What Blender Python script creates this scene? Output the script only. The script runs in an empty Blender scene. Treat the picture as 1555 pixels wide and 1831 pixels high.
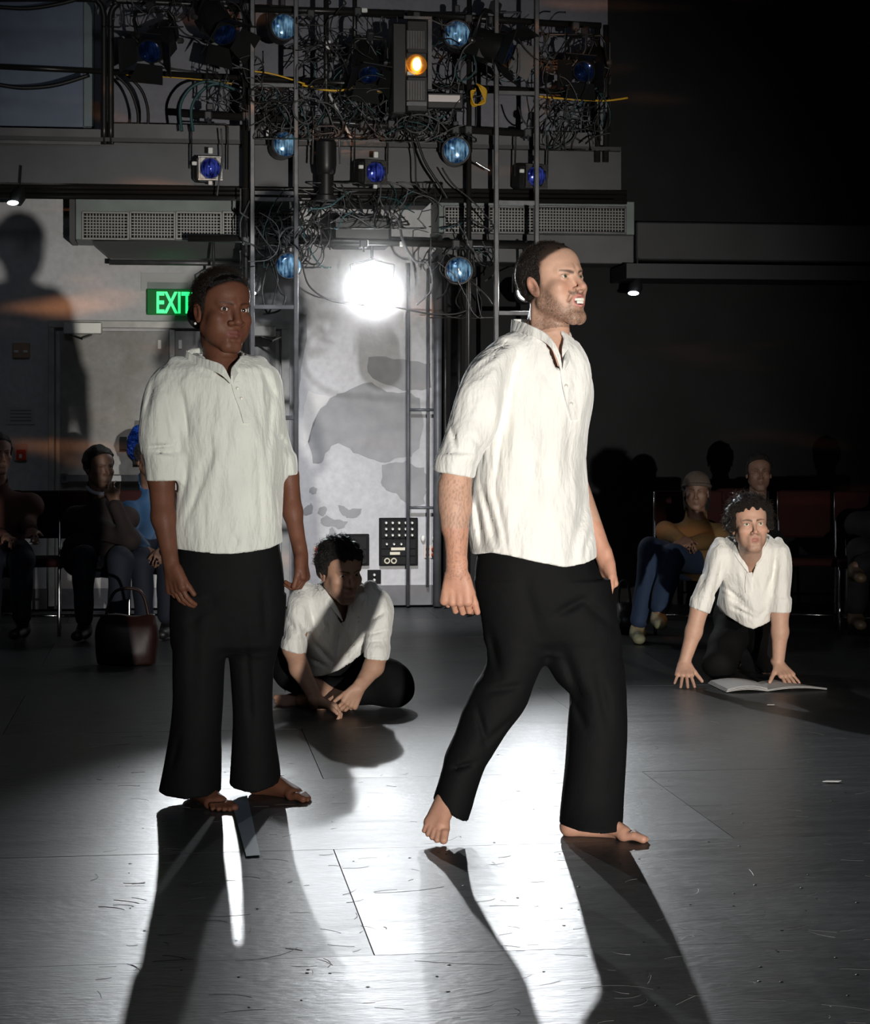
import bpy, math, random
import numpy as np
from mathutils import Vector, Matrix
random.seed(7); RNG = np.random.RandomState(5)

# ---------------------------------------------------------------- camera, world, lights, exposure
FPX = 3600.0; CH = 1.23; HX, HY = 777.5, 775.0
SC = bpy.context.scene; COL = SC.collection
cd = bpy.data.cameras.new('camera'); cam = bpy.data.objects.new('camera', cd); COL.objects.link(cam)
cam.location = (0, 0, CH); cam.rotation_euler = (math.pi/2, 0, 0)
cd.sensor_fit = 'HORIZONTAL'; cd.sensor_width = 36.0; cd.lens = 36.0*FPX/1555.0
cd.shift_y = -(915.5-HY)/1555.0; cd.clip_end = 100
SC.camera = cam

def P(px, py, d):
    return Vector(((px-HX)*d/FPX, d, CH-(py-HY)*d/FPX))

world = bpy.data.worlds.new('dark_hall'); SC.world = world; world.use_nodes = True
world.node_tree.nodes['Background'].inputs[0].default_value = (0.55, 0.62, 0.8, 1)
world.node_tree.nodes['Background'].inputs[1].default_value = 0.006

def lamp(name, kind, loc, target, power, color=(1, 1, 1), **kw):
    l = bpy.data.lights.new(name, kind); l.energy = power; l.color = color
    for k, v in kw.items(): setattr(l, k, v)
    o = bpy.data.objects.new(name, l); COL.objects.link(o); o.location = loc
    o.rotation_euler = (Vector(target)-Vector(loc)).to_track_quat('-Z', 'Y').to_euler()
    return o

KEY = (2.2, -3.1, 0.46)                       # low front light, right of the camera
lamp('front_spotlight', 'SPOT', KEY, (0.73, 6.2, 1.02), 4600, (1.0, 0.96, 0.89), spot_size=math.radians(26), spot_blend=1.0, shadow_soft_size=0.05)
lamp('crawler_fill_spot', 'SPOT', (3.4, -1.5, 1.7), (1.53, 9.9, 0.42), 2100, (1.0, 0.9, 0.78), spot_size=math.radians(6.2), spot_blend=0.5, shadow_soft_size=0.05)  # unseen narrow spot, added to brighten the crawling man
# upstage lanterns shining towards the audience
BACK = [(382, 521, 13.5, 760), (665, 521, 13.55, 540), (940, 523, 13.6, 640)]
for (bx_, by_, bd_, pw_), yw_, cn_ in zip(BACK, (7.5, 10.0, 8.0), (26, 37, 46)):
    b_ = P(bx_, by_, bd_)
    lamp('back_spotlight', 'SPOT', b_+Vector((0, -0.16, 0)), b_+Vector((math.tan(math.radians(yw_)), -1.0, -0.15)), pw_, (0.93, 0.97, 1.0), spot_size=math.radians(cn_), spot_blend=1.0, shadow_soft_size=0.035)
lamp('wall_fill_spot', 'SPOT', (-0.6, 9.6, 4.6), (-0.75, 14.2, 0.10), 1200, (0.95, 0.96, 1.0), spot_size=math.radians(38), spot_blend=1.0, shadow_soft_size=0.10)  # added spot out of view, brightens the lower back wall
# sunset streaks projected on the back wall by a patterned slide
def gobo(name, loc, target, power, size, vec, lo, hi, seed=0.0):
    o = lamp(name, 'SPOT', loc, target, power, (1.0, 0.40, 0.16), spot_size=math.radians(size), spot_blend=0.3, shadow_soft_size=0.03); l = o.data; l.use_nodes = True; nt = l.node_tree; L = nt.links; em = nt.nodes['Emission']
    tc = nt.nodes.new('ShaderNodeTexCoord'); sp = nt.nodes.new('ShaderNodeSeparateXYZ'); L.new(tc.outputs['Normal'], sp.inputs[0]); cb = nt.nodes.new('ShaderNodeCombineXYZ'); cb.inputs[2].default_value = seed
    for i_ in (0, 1):
        dv = nt.nodes.new('ShaderNodeMath'); dv.operation = 'DIVIDE'; L.new(sp.outputs[i_], dv.inputs[0]); L.new(sp.outputs[2], dv.inputs[1]); ml = nt.nodes.new('ShaderNodeMath'); ml.operation = 'MULTIPLY'; ml.inputs[1].default_value = vec[i_]; L.new(dv.outputs[0], ml.inputs[0]); L.new(ml.outputs[0], cb.inputs[i_])
    n = nt.nodes.new('ShaderNodeTexNoise'); n.inputs['Scale'].default_value = 1.0; n.inputs['Detail'].default_value = 2.5; L.new(cb.outputs[0], n.inputs[0])
    r = nt.nodes.new('ShaderNodeMapRange'); r.inputs[1].default_value = lo; r.inputs[2].default_value = hi; L.new(n.outputs[0], r.inputs[0]); L.new(r.outputs[0], em.inputs['Strength'])
gobo('streak_projector', (0.6, -3.0, 5.4), (0.2, 14.2, 2.0), 5200, 22, (9, 62), 0.60, 0.78)
# unseen area fill, added to lift the rig and upper wall
lamp('rig_fill_area', 'AREA', (-1.5, 3.0, 6.2), (-0.9, 14.2, 3.9), 34, (0.78, 0.86, 1.0), size=1.6)
SC.view_settings.view_transform = 'Standard'; SC.view_settings.look = 'None'
SC.view_settings.exposure = 0.0; SC.view_settings.gamma = 1.0; SC.view_settings.use_curve_mapping = False
# ---------------------------------------------------------------- helpers: materials
MATS = {}
def mat(name, col=(0.5, 0.5, 0.5), rough=0.6, metal=0.0, spec=0.5, emit=None, estr=0.0, var=0.0, vscale=8.0, bump=0.0, bscale=60.0, attr=None, vec=(1, 1, 1), sss=0.0, sheen=0.0, bdist=0.01):
    if name in MATS: return MATS[name]
    m = bpy.data.materials.new(name); m.use_nodes = True; MATS[name] = m
    nt = m.node_tree; b = nt.nodes['Principled BSDF']
    b.inputs['Base Color'].default_value = (*col, 1); b.inputs['Roughness'].default_value = rough
    b.inputs['Metallic'].default_value = metal; b.inputs['Specular IOR Level'].default_value = spec
    if sheen: b.inputs['Sheen Weight'].default_value = sheen
    if sss:
        b.inputs['Subsurface Weight'].default_value = sss; b.inputs['Subsurface Radius'].default_value = (0.9, 0.35, 0.2)
        b.inputs['Subsurface Scale'].default_value = 0.006
    if emit: b.inputs['Emission Color'].default_value = (*emit, 1); b.inputs['Emission Strength'].default_value = estr
    tc = nt.nodes.new('ShaderNodeTexCoord'); mp = nt.nodes.new('ShaderNodeMapping'); mp.inputs['Scale'].default_value = vec
    nt.links.new(tc.outputs['Object'], mp.inputs['Vector'])
    src = None
    if attr:
        a = nt.nodes.new('ShaderNodeAttribute'); a.attribute_name = attr; src = a.outputs['Color']
        nt.links.new(src, b.inputs['Base Color'])
    if var:
        n = nt.nodes.new('ShaderNodeTexNoise'); n.inputs['Scale'].default_value = vscale; n.inputs['Detail'].default_value = 6
        nt.links.new(mp.outputs[0], n.inputs['Vector'])
        r = nt.nodes.new('ShaderNodeMapRange'); r.inputs[1].default_value = 0.3; r.inputs[2].default_value = 0.7
        r.inputs[3].default_value = 1-var; r.inputs[4].default_value = 1+var
        nt.links.new(n.outputs[0], r.inputs[0])
        mx = nt.nodes.new('ShaderNodeVectorMath'); mx.operation = 'SCALE'
        if src: nt.links.new(src, mx.inputs[0])
        else: mx.inputs[0].default_value = col
        nt.links.new(r.outputs[0], mx.inputs['Scale']); nt.links.new(mx.outputs[0], b.inputs['Base Color'])
    if bump:
        n = nt.nodes.new('ShaderNodeTexNoise'); n.inputs['Scale'].default_value = bscale; n.inputs['Detail'].default_value = 5
        nt.links.new(mp.outputs[0], n.inputs['Vector'])
        bp = nt.nodes.new('ShaderNodeBump'); bp.inputs['Strength'].default_value = bump; bp.inputs['Distance'].default_value = bdist
        nt.links.new(n.outputs[0], bp.inputs['Height']); nt.links.new(bp.outputs[0], b.inputs['Normal'])
    return m

# ---------------------------------------------------------------- helpers: objects
def thing(name, label, cat, loc=(0, 0, 0), rotz=0.0, group=None):
    o = bpy.data.objects.new(name, None); COL.objects.link(o); o.location = loc; o.rotation_euler = (0, 0, rotz)
    o.empty_display_size = 0.1; tag(o, label, cat, group); return o
def tag(o, label=None, cat=None, group=None, kind=None):
    if label: o['label'] = label
    if cat: o['category'] = cat
    if group: o['group'] = group
    if kind: o['kind'] = kind
    return o
def link(name, me, m, parent=None, smooth=False, world=False):
    o = bpy.data.objects.new(name, me); COL.objects.link(o)
    for mm in (m if isinstance(m, (list, tuple)) else [m]): me.materials.append(mm)
    if smooth: me.polygons.foreach_set('use_smooth', [True]*len(me.polygons))
    if parent:
        o.parent = parent
        if world:                                  # mesh data is in world space: undo the root's place
            r = parent
            while r.parent: r = r.parent
            if parent is r: o.location = -Vector(r.location)
    return o
def copy_tree(o, parent=None):
    c = o.copy(); COL.objects.link(c); c.parent = parent
    for ch in o.children: copy_tree(ch, c)
    return c

class MB:
    """collects simple solids and links them as one mesh object"""
    def __init__(s): s.v = []; s.f = []; s.mi = []; s.cur = 0
    def add(s, vs, fs):
        n = len(s.v); s.v += [tuple(v) for v in vs]; s.f += [tuple(i+n for i in f) for f in fs]; s.mi += [s.cur]*len(fs); return s
    def box(s, c, sz, rot=None, bev=0.0):
        x, y, z = (k/2 for k in sz); c = Vector(c)
        if bev > 0:
            bm_ = []; b = min(bev, x*.49, y*.49, z*.49)
            for zz, ins in ((-z, b), (-z+b, 0), (z-b, 0), (z, b)):
                X, Y = x-ins, y-ins
                bm_ += [(-X+b, -Y, zz), (X-b, -Y, zz), (X, -Y+b, zz), (X, Y-b, zz), (X-b, Y, zz), (-X+b, Y, zz), (-X, Y-b, zz), (-X, -Y+b, zz)]
            fs = [tuple(range(7, -1, -1)), tuple(range(24, 32))]
            for k in range(3):
                for i in range(8): fs.append((k*8+i, k*8+(i+1) % 8, k*8+8+(i+1) % 8, k*8+8+i))
            vs = [Vector(v) for v in bm_]
        else:
            vs = [Vector((sx*x, sy*y, sz_*z)) for sz_ in (-1, 1) for sx, sy in ((-1, -1), (1, -1), (1, 1), (-1, 1))]
            fs = [(3, 2, 1, 0), (4, 5, 6, 7), (0, 1, 5, 4), (1, 2, 6, 5), (2, 3, 7, 6), (3, 0, 4, 7)]
        if rot is not None: vs = [rot @ v for v in vs]
        return s.add([v+c for v in vs], fs)
    def tube(s, pts, r, seg=8, closed=False, caps=True):
        pts = [Vector(p) for p in pts]; n = len(pts); rs = r if isinstance(r, (list, tuple)) else [r]*n
        vs = []; up = None
        for i, p in enumerate(pts):
            a = pts[i-1] if (i > 0 or closed) else pts[0]; b = pts[(i+1) % n] if (i < n-1 or closed) else pts[-1]
            t = (b-a).normalized() if (b-a).length > 1e-9 else Vector((0, 0, 1))
            if up is None: up = t.orthogonal().normalized()
            up = (up-t*up.dot(t)); up = up.normalized() if up.length > 1e-6 else t.orthogonal().normalized()
            w = t.cross(up)
            for k in range(seg):
                an = 2*math.pi*k/seg; vs.append(p+(up*math.cos(an)+w*math.sin(an))*rs[i])
        fs = []
        for i in range(n if closed else n-1):
            j = (i+1) % n
            for k in range(seg): fs.append((i*seg+k, i*seg+(k+1) % seg, j*seg+(k+1) % seg, j*seg+k))
        if not closed and caps: fs += [tuple(range(seg-1, -1, -1)), tuple(range((n-1)*seg, n*seg))]
        return s.add(vs, fs)
    def lathe(s, prof, o=(0, 0, 0), ax=(0, 0, 1), seg=20):
        """prof: (radius, height along ax)"""
        o = Vector(o); t = Vector(ax).normalized(); u = t.orthogonal().normalized(); w = t.cross(u); vs = []
        for r, h in prof:
            for k in range(seg):
                an = 2*math.pi*k/seg; vs.append(o+t*h+(u*math.cos(an)+w*math.sin(an))*max(r, 1e-5))
        fs = []
        for i in range(len(prof)-1):
            for k in range(seg): fs.append((i*seg+k, i*seg+(k+1) % seg, (i+1)*seg+(k+1) % seg, (i+1)*seg+k))
        fs += [tuple(range(seg-1, -1, -1)), tuple(range((len(prof)-1)*seg, len(prof)*seg))]
        return s.add(vs, fs)
    def sphere(s, c, r, seg=14, rings=8, sc=(1, 1, 1)):
        c = Vector(c); vs = [c+Vector((0, 0, r*sc[2]))]
        for i in range(1, rings):
            a = math.pi*i/rings
            for k in range(seg):
                b = 2*math.pi*k/seg; vs.append(c+Vector((r*sc[0]*math.sin(a)*math.cos(b), r*sc[1]*math.sin(a)*math.sin(b), r*sc[2]*math.cos(a))))
        vs.append(c-Vector((0, 0, r*sc[2]))); fs = [(0, 1+k, 1+(k+1) % seg) for k in range(seg)]
        for i in range(rings-2):
            for k in range(seg): fs.append((1+i*seg+k, 1+(i+1)*seg+k, 1+(i+1)*seg+(k+1) % seg, 1+i*seg+(k+1) % seg))
        e = len(vs)-1; q = 1+(rings-2)*seg
        return s.add(vs, fs+[(e, q+(k+1) % seg, q+k) for k in range(seg)])
    def ribbon(s, A, B, th):
        """thick band between two polylines; th pushes along the band's normal"""
        A = [Vector(a) for a in A]; B = [Vector(b) for b in B]; n = len(A); N = []
        for i in range(n):
            t = A[min(i+1, n-1)]-A[max(i-1, 0)]; N.append(t.cross(B[i]-A[i]).normalized()*th/2)
        vs = [A[i]+N[i] for i in range(n)]+[B[i]+N[i] for i in range(n)]+[B[i]-N[i] for i in range(n)]+[A[i]-N[i] for i in range(n)]
        fs = []
        for i in range(n-1):
            for q in range(4): a, b = q*n, ((q+1) % 4)*n; fs.append((a+i, a+i+1, b+i+1, b+i))
        fs += [(0, n, 2*n, 3*n), (4*n-1, 3*n-1, 2*n-1, n-1)]
        return s.add(vs, fs)
    def slab(s, pts, off):
        """closed outline (world points) given thickness along vector off"""
        n = len(pts); off = Vector(off); pts = [Vector(p) for p in pts]
        return s.add(pts+[p+off for p in pts], [tuple(range(n)), tuple(range(2*n-1, n-1, -1))]+[(i, i+n, (i+1) % n+n, (i+1) % n) for i in range(n)])
    def build(s, name, m, parent=None, smooth=False, world=False):
        me = bpy.data.meshes.new(name); me.from_pydata(s.v, [], s.f)
        if any(s.mi): me.polygons.foreach_set('material_index', s.mi)
        import bmesh
        b = bmesh.new(); b.from_mesh(me); bmesh.ops.recalc_face_normals(b, faces=b.faces)
        if smooth == 'auto':
            for e in b.edges:
                if len(e.link_faces) == 2 and e.calc_face_angle(0) > 0.7: e.smooth = False
        b.to_mesh(me); b.free(); me.update()
        return link(name, me, m, parent, bool(smooth), world)

def spline(pts, n=6):
    pts = [Vector(p) for p in pts]; out = []
    for i in range(len(pts)-1):
        p0 = pts[max(i-1, 0)]; p1 = pts[i]; p2 = pts[i+1]; p3 = pts[min(i+2, len(pts)-1)]
        for k in range(n):
            t = k/n; out.append(0.5*((2*p1)+(p2-p0)*t+(2*p0-5*p1+4*p2-p3)*t*t+(3*p1-p0-3*p2+p3)*t**3))
    return out+[pts[-1]]

# ---------------------------------------------------------------- helpers: implicit surfaces for bodies and clothes
f32 = np.float32
def axis(lo, hi, step, fine=(), fstep=None):
    """grid coordinates, finer inside the given ranges"""
    out = [lo]; x = lo
    while x < hi:
        x += (fstep if any(a <= x <= b for a, b in fine) else step); out.append(x)
    return np.array(out, f32)
def nz(X, Y, Z, sc, seed=0):
    """cheap smooth noise, about -1..1"""
    r = np.random.RandomState(seed); t = 0
    for i in range(4):
        k = r.randn(3); k = k/np.linalg.norm(k)*sc*(0.7+0.8*r.rand()); ph = r.rand()*6.28
        t = t+np.sin(k[0]*X+k[1]*Y+k[2]*Z+ph)
    return t/2.4
class Field:
    def __init__(s, xs, ys, zs):
        s.x, s.y, s.z = xs, ys, zs; s.F = np.full((len(xs), len(ys), len(zs)), 0.15, f32)
    def blk(s, lo, hi):
        sl = []
        for a, l, h in zip((s.x, s.y, s.z), lo, hi):
            i0 = max(0, int(np.searchsorted(a, l))-1); i1 = min(len(a), int(np.searchsorted(a, h))+1); sl.append(slice(i0, max(i1, i0+1)))
        return tuple(sl), s.x[sl[0]][:, None, None], s.y[sl[1]][None, :, None], s.z[sl[2]][None, None, :]
    def union(s, sl, d, k):
        a = s.F[sl]
        if k > 0:
            h = np.maximum(k-np.abs(a-d), 0)/k; s.F[sl] = np.minimum(a, d)-h*h*k*0.25
        else: s.F[sl] = np.minimum(a, d)
    def cut(s, sl, d, k=0.004):
        a = s.F[sl]; b = -d; h = np.maximum(k-np.abs(a-b), 0)/k; s.F[sl] = np.maximum(a, b)+h*h*k*0.25
    def cap(s, a, b, ra, rb=None, k=0.02, flat=None, sub=False):
        """tapered capsule; flat=(dir, factor) squeezes it along dir"""
        rb = ra if rb is None else rb; a = Vector(a); b = Vector(b); R = max(ra, rb)*1.05+k+0.006
        lo = [min(a[i], b[i])-R for i in range(3)]; hi = [max(a[i], b[i])+R for i in range(3)]
        sl, X, Y, Z = s.blk(lo, hi); d = b-a; L2 = max(d.length_squared, 1e-9)
        px, py, pz = X-a.x, Y-a.y, Z-a.z
        t = np.clip((px*d.x+py*d.y+pz*d.z)/L2, 0, 1); qx, qy, qz = px-t*d.x, py-t*d.y, pz-t*d.z
        q2 = qx*qx+qy*qy+qz*qz; r = ra+(rb-ra)*t
        if flat:
            n = Vector(flat[0]).normalized(); w = qx*n.x+qy*n.y+qz*n.z; q2 = q2-w*w+(w/flat[1])**2
            dd = (np.sqrt(q2)-r)
        else: dd = np.sqrt(q2)-r
        (s.cut if sub else s.union)(sl, dd, k); return s
    def ell(s, c, r, R=None, k=0.02, sub=False):
        c = Vector(c); m = max(r)+k+0.006; sl, X, Y, Z = s.blk([c[i]-m for i in range(3)], [c[i]+m for i in range(3)])
        X, Y, Z = X-c.x, Y-c.y, Z-c.z
        if R is not None: X, Y, Z = (R[i][0]*X+R[i][1]*Y+R[i][2]*Z for i in range(3))
        dd = elld(X, Y, Z, r)
        (s.cut if sub else s.union)(sl, dd, k); return s
    def loft(s, secs, k=0.02, capend=True, sub=False, grow=0.0, pw=2.0, dome=0.0):
        """secs: (z, cx, cy, rx, ry) rings, level cross-sections"""
        if dome:                                # rounded top
            tp = max(secs); secs = list(secs)+[(tp[0]+dome*0.6, tp[1], tp[2], tp[3]*0.80, tp[4]*0.80), (tp[0]+dome, tp[1], tp[2], tp[3]*0.35, tp[4]*0.35)]
        S = np.array(sorted(secs), float); m = k+0.01+abs(grow)
        lo = [min(S[:, 1]-S[:, 3])-m, min(S[:, 2]-S[:, 4])-m, S[0, 0]-m]; hi = [max(S[:, 1]+S[:, 3])+m, max(S[:, 2]+S[:, 4])+m, S[-1, 0]+m]
        sl, X, Y, Z = s.blk(lo, hi); z = Z.ravel()
        zz = np.clip(z, S[0, 0], S[-1, 0]); g = [cubic(zz, S[:, 0], S[:, j])[None, None, :].astype(f32) for j in range(1, 5)]
        dx, dy = np.abs(X-g[0]), np.abs(Y-g[1]); rx, ry = np.maximum(g[2]+grow, 0.004), np.maximum(g[3]+grow, 0.004)
        if pw == 2.0:
            k0 = np.sqrt((dx/rx)**2+(dy/ry)**2); k1 = np.sqrt((dx/rx**2)**2+(dy/ry**2)**2)+1e-6; dd = k0*(k0-1)/k1
        else:
            k0 = ((dx/rx)**pw+(dy/ry)**pw)**(1/pw); dd = (k0-1)*np.minimum(rx, ry)
        if capend: dd = np.maximum(dd, np.maximum(Z-S[-1, 0], S[0, 0]-Z))
        elif dome: dd = np.maximum(dd, Z-S[-1, 0])
        (s.cut if sub else s.union)(sl, dd, k); return s
    def mesh(s, colfn=None):
        F = s.F; I = F < 0; nx, ny, nz_ = F.shape
        A = np.zeros((nx-1, ny-1, nz_-1), np.uint8)
        for i in (0, 1):
            for j in (0, 1):
                for k in (0, 1): A += I[i:nx-1+i, j:ny-1+j, k:nz_-1+k]
        act = (A > 0) & (A < 8); idx = np.argwhere(act); n = len(idx)
        ids = np.full(act.shape, -1, np.int32); ids[act] = np.arange(n)
        i, j, k = idx.T; C = {}
        for a in (0, 1):
            for b in (0, 1):
                for c in (0, 1): C[a, b, c] = F[i+a, j+b, k+c]
        sm = np.zeros((n, 3)); cnt = np.zeros(n)
        for ax in range(3):
            for u in (0, 1):
                for v in (0, 1):
                    p0 = [u, v]; p0.insert(ax, 0); p1 = [u, v]; p1.insert(ax, 1)
                    f0, f1 = C[tuple(p0)], C[tuple(p1)]; cr = (f0 < 0) != (f1 < 0)
                    t = np.where(cr, f0/np.where(cr, f0-f1, 1), 0)
                    for q in range(3): sm[:, q] += np.where(cr, (t if q == ax else p0[q]), 0)
                    cnt += cr
        sm /= cnt[:, None]; V = np.zeros((n, 3))
        for q, (a, ii) in enumerate(zip((s.x, s.y, s.z), (i, j, k))): V[:, q] = a[ii]+(a[ii+1]-a[ii])*sm[:, q]
        Q = []
        for ax in range(3):
            a0 = [slice(None)]*3; a1 = [slice(None)]*3; a0[ax] = slice(0, -1); a1[ax] = slice(1, None)
            u, v = [q for q in range(3) if q != ax]
            for q in (u, v): a0[q] = slice(1, -1); a1[q] = slice(1, -1)
            s0 = I[tuple(a0)]; s1 = I[tuple(a1)]; e = np.argwhere(s0 != s1)
            if not len(e): continue
            e0 = s0[e[:, 0], e[:, 1], e[:, 2]]; g = e.copy(); g[:, u] += 1; g[:, v] += 1
            def cell(du, dv):
                h = g.copy(); h[:, u] -= du; h[:, v] -= dv; return ids[h[:, 0], h[:, 1], h[:, 2]]
            q4 = np.stack([cell(1, 1), cell(0, 1), cell(0, 0), cell(1, 0)], 1)
            flip = e0 if ax != 1 else ~e0
            q4[~flip] = q4[~flip][:, ::-1]; Q.append(q4)
        Q = np.concatenate(Q); Q = Q[(Q >= 0).all(1)]
        me = bpy.data.meshes.new('m'); me.vertices.add(n); me.vertices.foreach_set('co', V.ravel())
        me.loops.add(len(Q)*4); me.loops.foreach_set('vertex_index', Q.ravel().astype(np.int32))
        me.polygons.add(len(Q)); me.polygons.foreach_set('loop_start', np.arange(0, len(Q)*4, 4, dtype=np.int32))
        me.polygons.foreach_set('use_smooth', np.ones(len(Q), bool)); me.update(calc_edges=True)
        if colfn:
            c = np.ones((n, 4), f32); c[:, :3] = colfn(V); at = me.color_attributes.new('tone', 'FLOAT_COLOR', 'POINT'); at.data.foreach_set('color', c.ravel())
        return me
def elld(X, Y, Z, r):
    k0 = np.sqrt((X/r[0])**2+(Y/r[1])**2+(Z/r[2])**2); k1 = np.sqrt((X/r[0]**2)**2+(Y/r[1]**2)**2+(Z/r[2]**2)**2)+1e-6
    return k0*(k0-1)/k1
def cubic(x, xp, fp):
    """monotone-ish smooth interpolation"""
    if len(xp) < 3: return np.interp(x, xp, fp)
    h = np.diff(xp); dl = np.diff(fp)/h; m = np.empty(len(xp)); m[0], m[-1] = dl[0], dl[-1]
    m[1:-1] = np.where(dl[:-1]*dl[1:] > 0, 2*dl[:-1]*dl[1:]/(dl[:-1]+dl[1:]+1e-12), 0)
    i = np.clip(np.searchsorted(xp, x)-1, 0, len(xp)-2); t = (x-xp[i])/h[i]
    return (2*t**3-3*t**2+1)*fp[i]+(t**3-2*t**2+t)*h[i]*m[i]+(-2*t**3+3*t**2)*fp[i+1]+(t**3-t**2)*h[i]*m[i+1]
def frame(fwd, up):
    y = Vector(fwd).normalized(); x = y.cross(Vector(up)).normalized(); z = x.cross(y); return [x, y, z]
def face_dir(yaw, pitch=0.0, roll=0.0):
    """yaw in degrees: 0 looks at the camera, + turns to picture right; pitch + looks up; roll + leans the crown to picture right"""
    a, p, r = (math.radians(q) for q in (yaw, pitch, roll))
    y = Vector((math.sin(a)*math.cos(p), -math.cos(a)*math.cos(p), math.sin(p))); R = frame(y, (0, 0, 1))
    M = Matrix.Rotation(-r, 3, y); return [M @ R[0] if i == 0 else (y if i == 1 else M @ R[2]) for i in range(3)]

# ---------------------------------------------------------------- heads and hands
class Head:
    """local axes: x across, y out of the face, z to the crown; metres for a head .238 tall, times s"""
    def __init__(h, c, R, s=1.0, **o): h.c = Vector(c); h.R = R; h.s = s; h.o = o
    def w(h, p): return h.c+(h.R[0]*p[0]+h.R[1]*p[1]+h.R[2]*p[2])*h.s
    def loc(h, X, Y, Z):
        X, Y, Z = X-h.c.x, Y-h.c.y, Z-h.c.z; return [(r.x*X+r.y*Y+r.z*Z)/h.s for r in h.R]
    def block(h, S, r=0.17):
        r *= h.s; sl, X, Y, Z = S.blk([c-r for c in h.c], [c+r for c in h.c]); return sl, h.loc(X, Y, Z)
    def carve(h, S, k=0.02):
        sl, (X, Y, Z) = h.block(S); o = h.o; X = np.broadcast_to(X, S.F[sl].shape).astype(f32); Y = np.broadcast_to(Y, X.shape).astype(f32); Z = np.broadcast_to(Z, X.shape).astype(f32)
        fem = o.get('fem', 0.0); jaw = o.get('jaw', 1.0); mo = o.get('mouth', 0.0); snarl = o.get('snarl', 0.0)
        AX = np.abs(X)
        def sm(a, b, k): q = np.maximum(k-np.abs(a-b), 0)/k; return np.minimum(a, b)-q*q*k*0.25
        def sx(a, b, k): return -sm(-a, -b, k)
        def E(c, r): return elld(AX-c[0] if c[0] else X, Y-c[1], Z-c[2], r)
        def cp(a, b, ra, rb, sym=True):
            a = np.array(a); b = np.array(b); d = b-a; x = AX if sym else X
            t = np.clip(((x-a[0])*d[0]+(Y-a[1])*d[1]+(Z-a[2])*d[2])/(d@d), 0, 1)
            return np.sqrt((x-a[0]-t*d[0])**2+(Y-a[1]-t*d[1])**2+(Z-a[2]-t*d[2])**2)-(ra+(rb-ra)*t)
        D = E((0, -0.018, 0.032), (0.075, 0.094, 0.088))
        D = sm(D, E((0, 0.022, 0.045), (0.064, 0.062, 0.058)), 0.02)
        D = sm(D, E((0, 0.018, -0.022), (0.060+0.002*fem, 0.064, 0.082)), 0.02)
        dz = -0.010*mo
        D = sm(D, cp((0.050*jaw, -0.002, -0.052+dz*0.3), (0.016*jaw, 0.060, -0.098+dz), 0.017, 0.017), 0.028)
        D = sm(D, cp((-0.008, 0.066, -0.098+dz), (0.008, 0.066, -0.098+dz), 0.018, 0.018, False), 0.016)
        D = sm(D, E((0.043, 0.052, -0.022), (0.022, 0.024, 0.020)), 0.018)            # cheekbone
        D = sm(D, cp((0.010, 0.080, 0.024), (0.042, 0.064, 0.024), 0.0095-0.002*fem, 0.007), 0.014)      # brow ridge
        ck = o.get('cheek', 0.4)
        if ck: D = sm(D, E((0.034, 0.040, -0.052), (0.020+0.006*ck, 0.022+0.008*ck, 0.030)), 0.02)
        D = sx(D, -E((0.031, 0.095, 0.002), (0.019, 0.017, 0.012)), 0.014)            # sockets
        # nose
        nw = o.get('nose_w', 1.0)
        D = sm(D, cp((0, 0.080, 0.012), (0, 0.103-0.004*fem, -0.027), 0.0065*nw, 0.0088*nw, False), 0.012)
        D = sm(D, E((0, 0.1035-0.003*fem, -0.031), (0.0095*nw, 0.010, 0.0085)), 0.006)
        D = sm(D, E((0.0125*nw, 0.090, -0.034), (0.0075*nw, 0.0095, 0.0075)), 0.006)
        D = sx(D, -E((0.0068*nw, 0.097, -0.0425), (0.0038*nw, 0.0055, 0.0042)), 0.003)
        # muzzle and lips
        D = sm(D, E((0, 0.064, -0.062), (0.030, 0.026, 0.026)), 0.018)
        lw = o.get('lips', 1.0); ly = 0.0895; lz = -0.064; gp = 0.004+0.010*mo
        D = sx(D, -cp((0, 0.096, -0.047), (0, 0.093, -0.055), 0.0028, 0.003, False), 0.005)
        D = sm(D, cp((0, ly, lz+gp), (0.021, ly-0.011, lz+gp*0.45+0.003*snarl), 0.0050*lw, 0.0022, True), 0.006)
        D = sm(D, cp((0, ly-0.001, lz-gp*1.25), (0.018, ly-0.010, lz-gp*0.75), 0.0060*lw, 0.0026, True), 0.006)
        if mo > 0.05: D = sx(D, -E((0, ly+0.001, lz-0.001), (0.019, 0.020, gp*0.95)), 0.003)
        else: D = sx(D, -cp((0, ly+0.006, lz), (0.020, ly-0.006, lz-0.0005), 0.0018, 0.0012), 0.003)
        D = sx(D, -cp((0.0, 0.090, -0.083+dz), (0.012, 0.085, -0.082+dz), 0.004, 0.003), 0.008)       # fold above the chin
        if snarl: D = sx(D, -cp((0.018, 0.090, -0.036), (0.031, 0.070, -0.062), 0.0028, 0.0028), 0.007)
        # eyelids round the eyeball, with a slit
        eo = o.get('eye_open', 0.0042); ex, ey, ez = 0.031, 0.0655, 0.005
        lid = E((ex, ey, ez), (0.0150, 0.0150, 0.0140)); D = sm(D, lid, 0.004)
        sl_ = elld(AX-ex, Y-(ey+0.016), Z-(ez+0.06*(AX-ex)), (0.0128, 0.014, eo)); D = sx(D, -sl_, 0.0015)
        D = np.where((np.sqrt((AX-ex)**2+(Y-ey)**2+(Z-ez)**2) < 0.0128) & (sl_ < 0.002), np.maximum(D, 0.0005), D)
        # ears
        Ye = Y+0.006+0.30*(Z+0.005); er = elld(AX-0.0775-0.10*(-Ye), Ye, Z+0.007, (0.0075, 0.0175, 0.031)); D = sm(D, er, 0.004)
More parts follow.
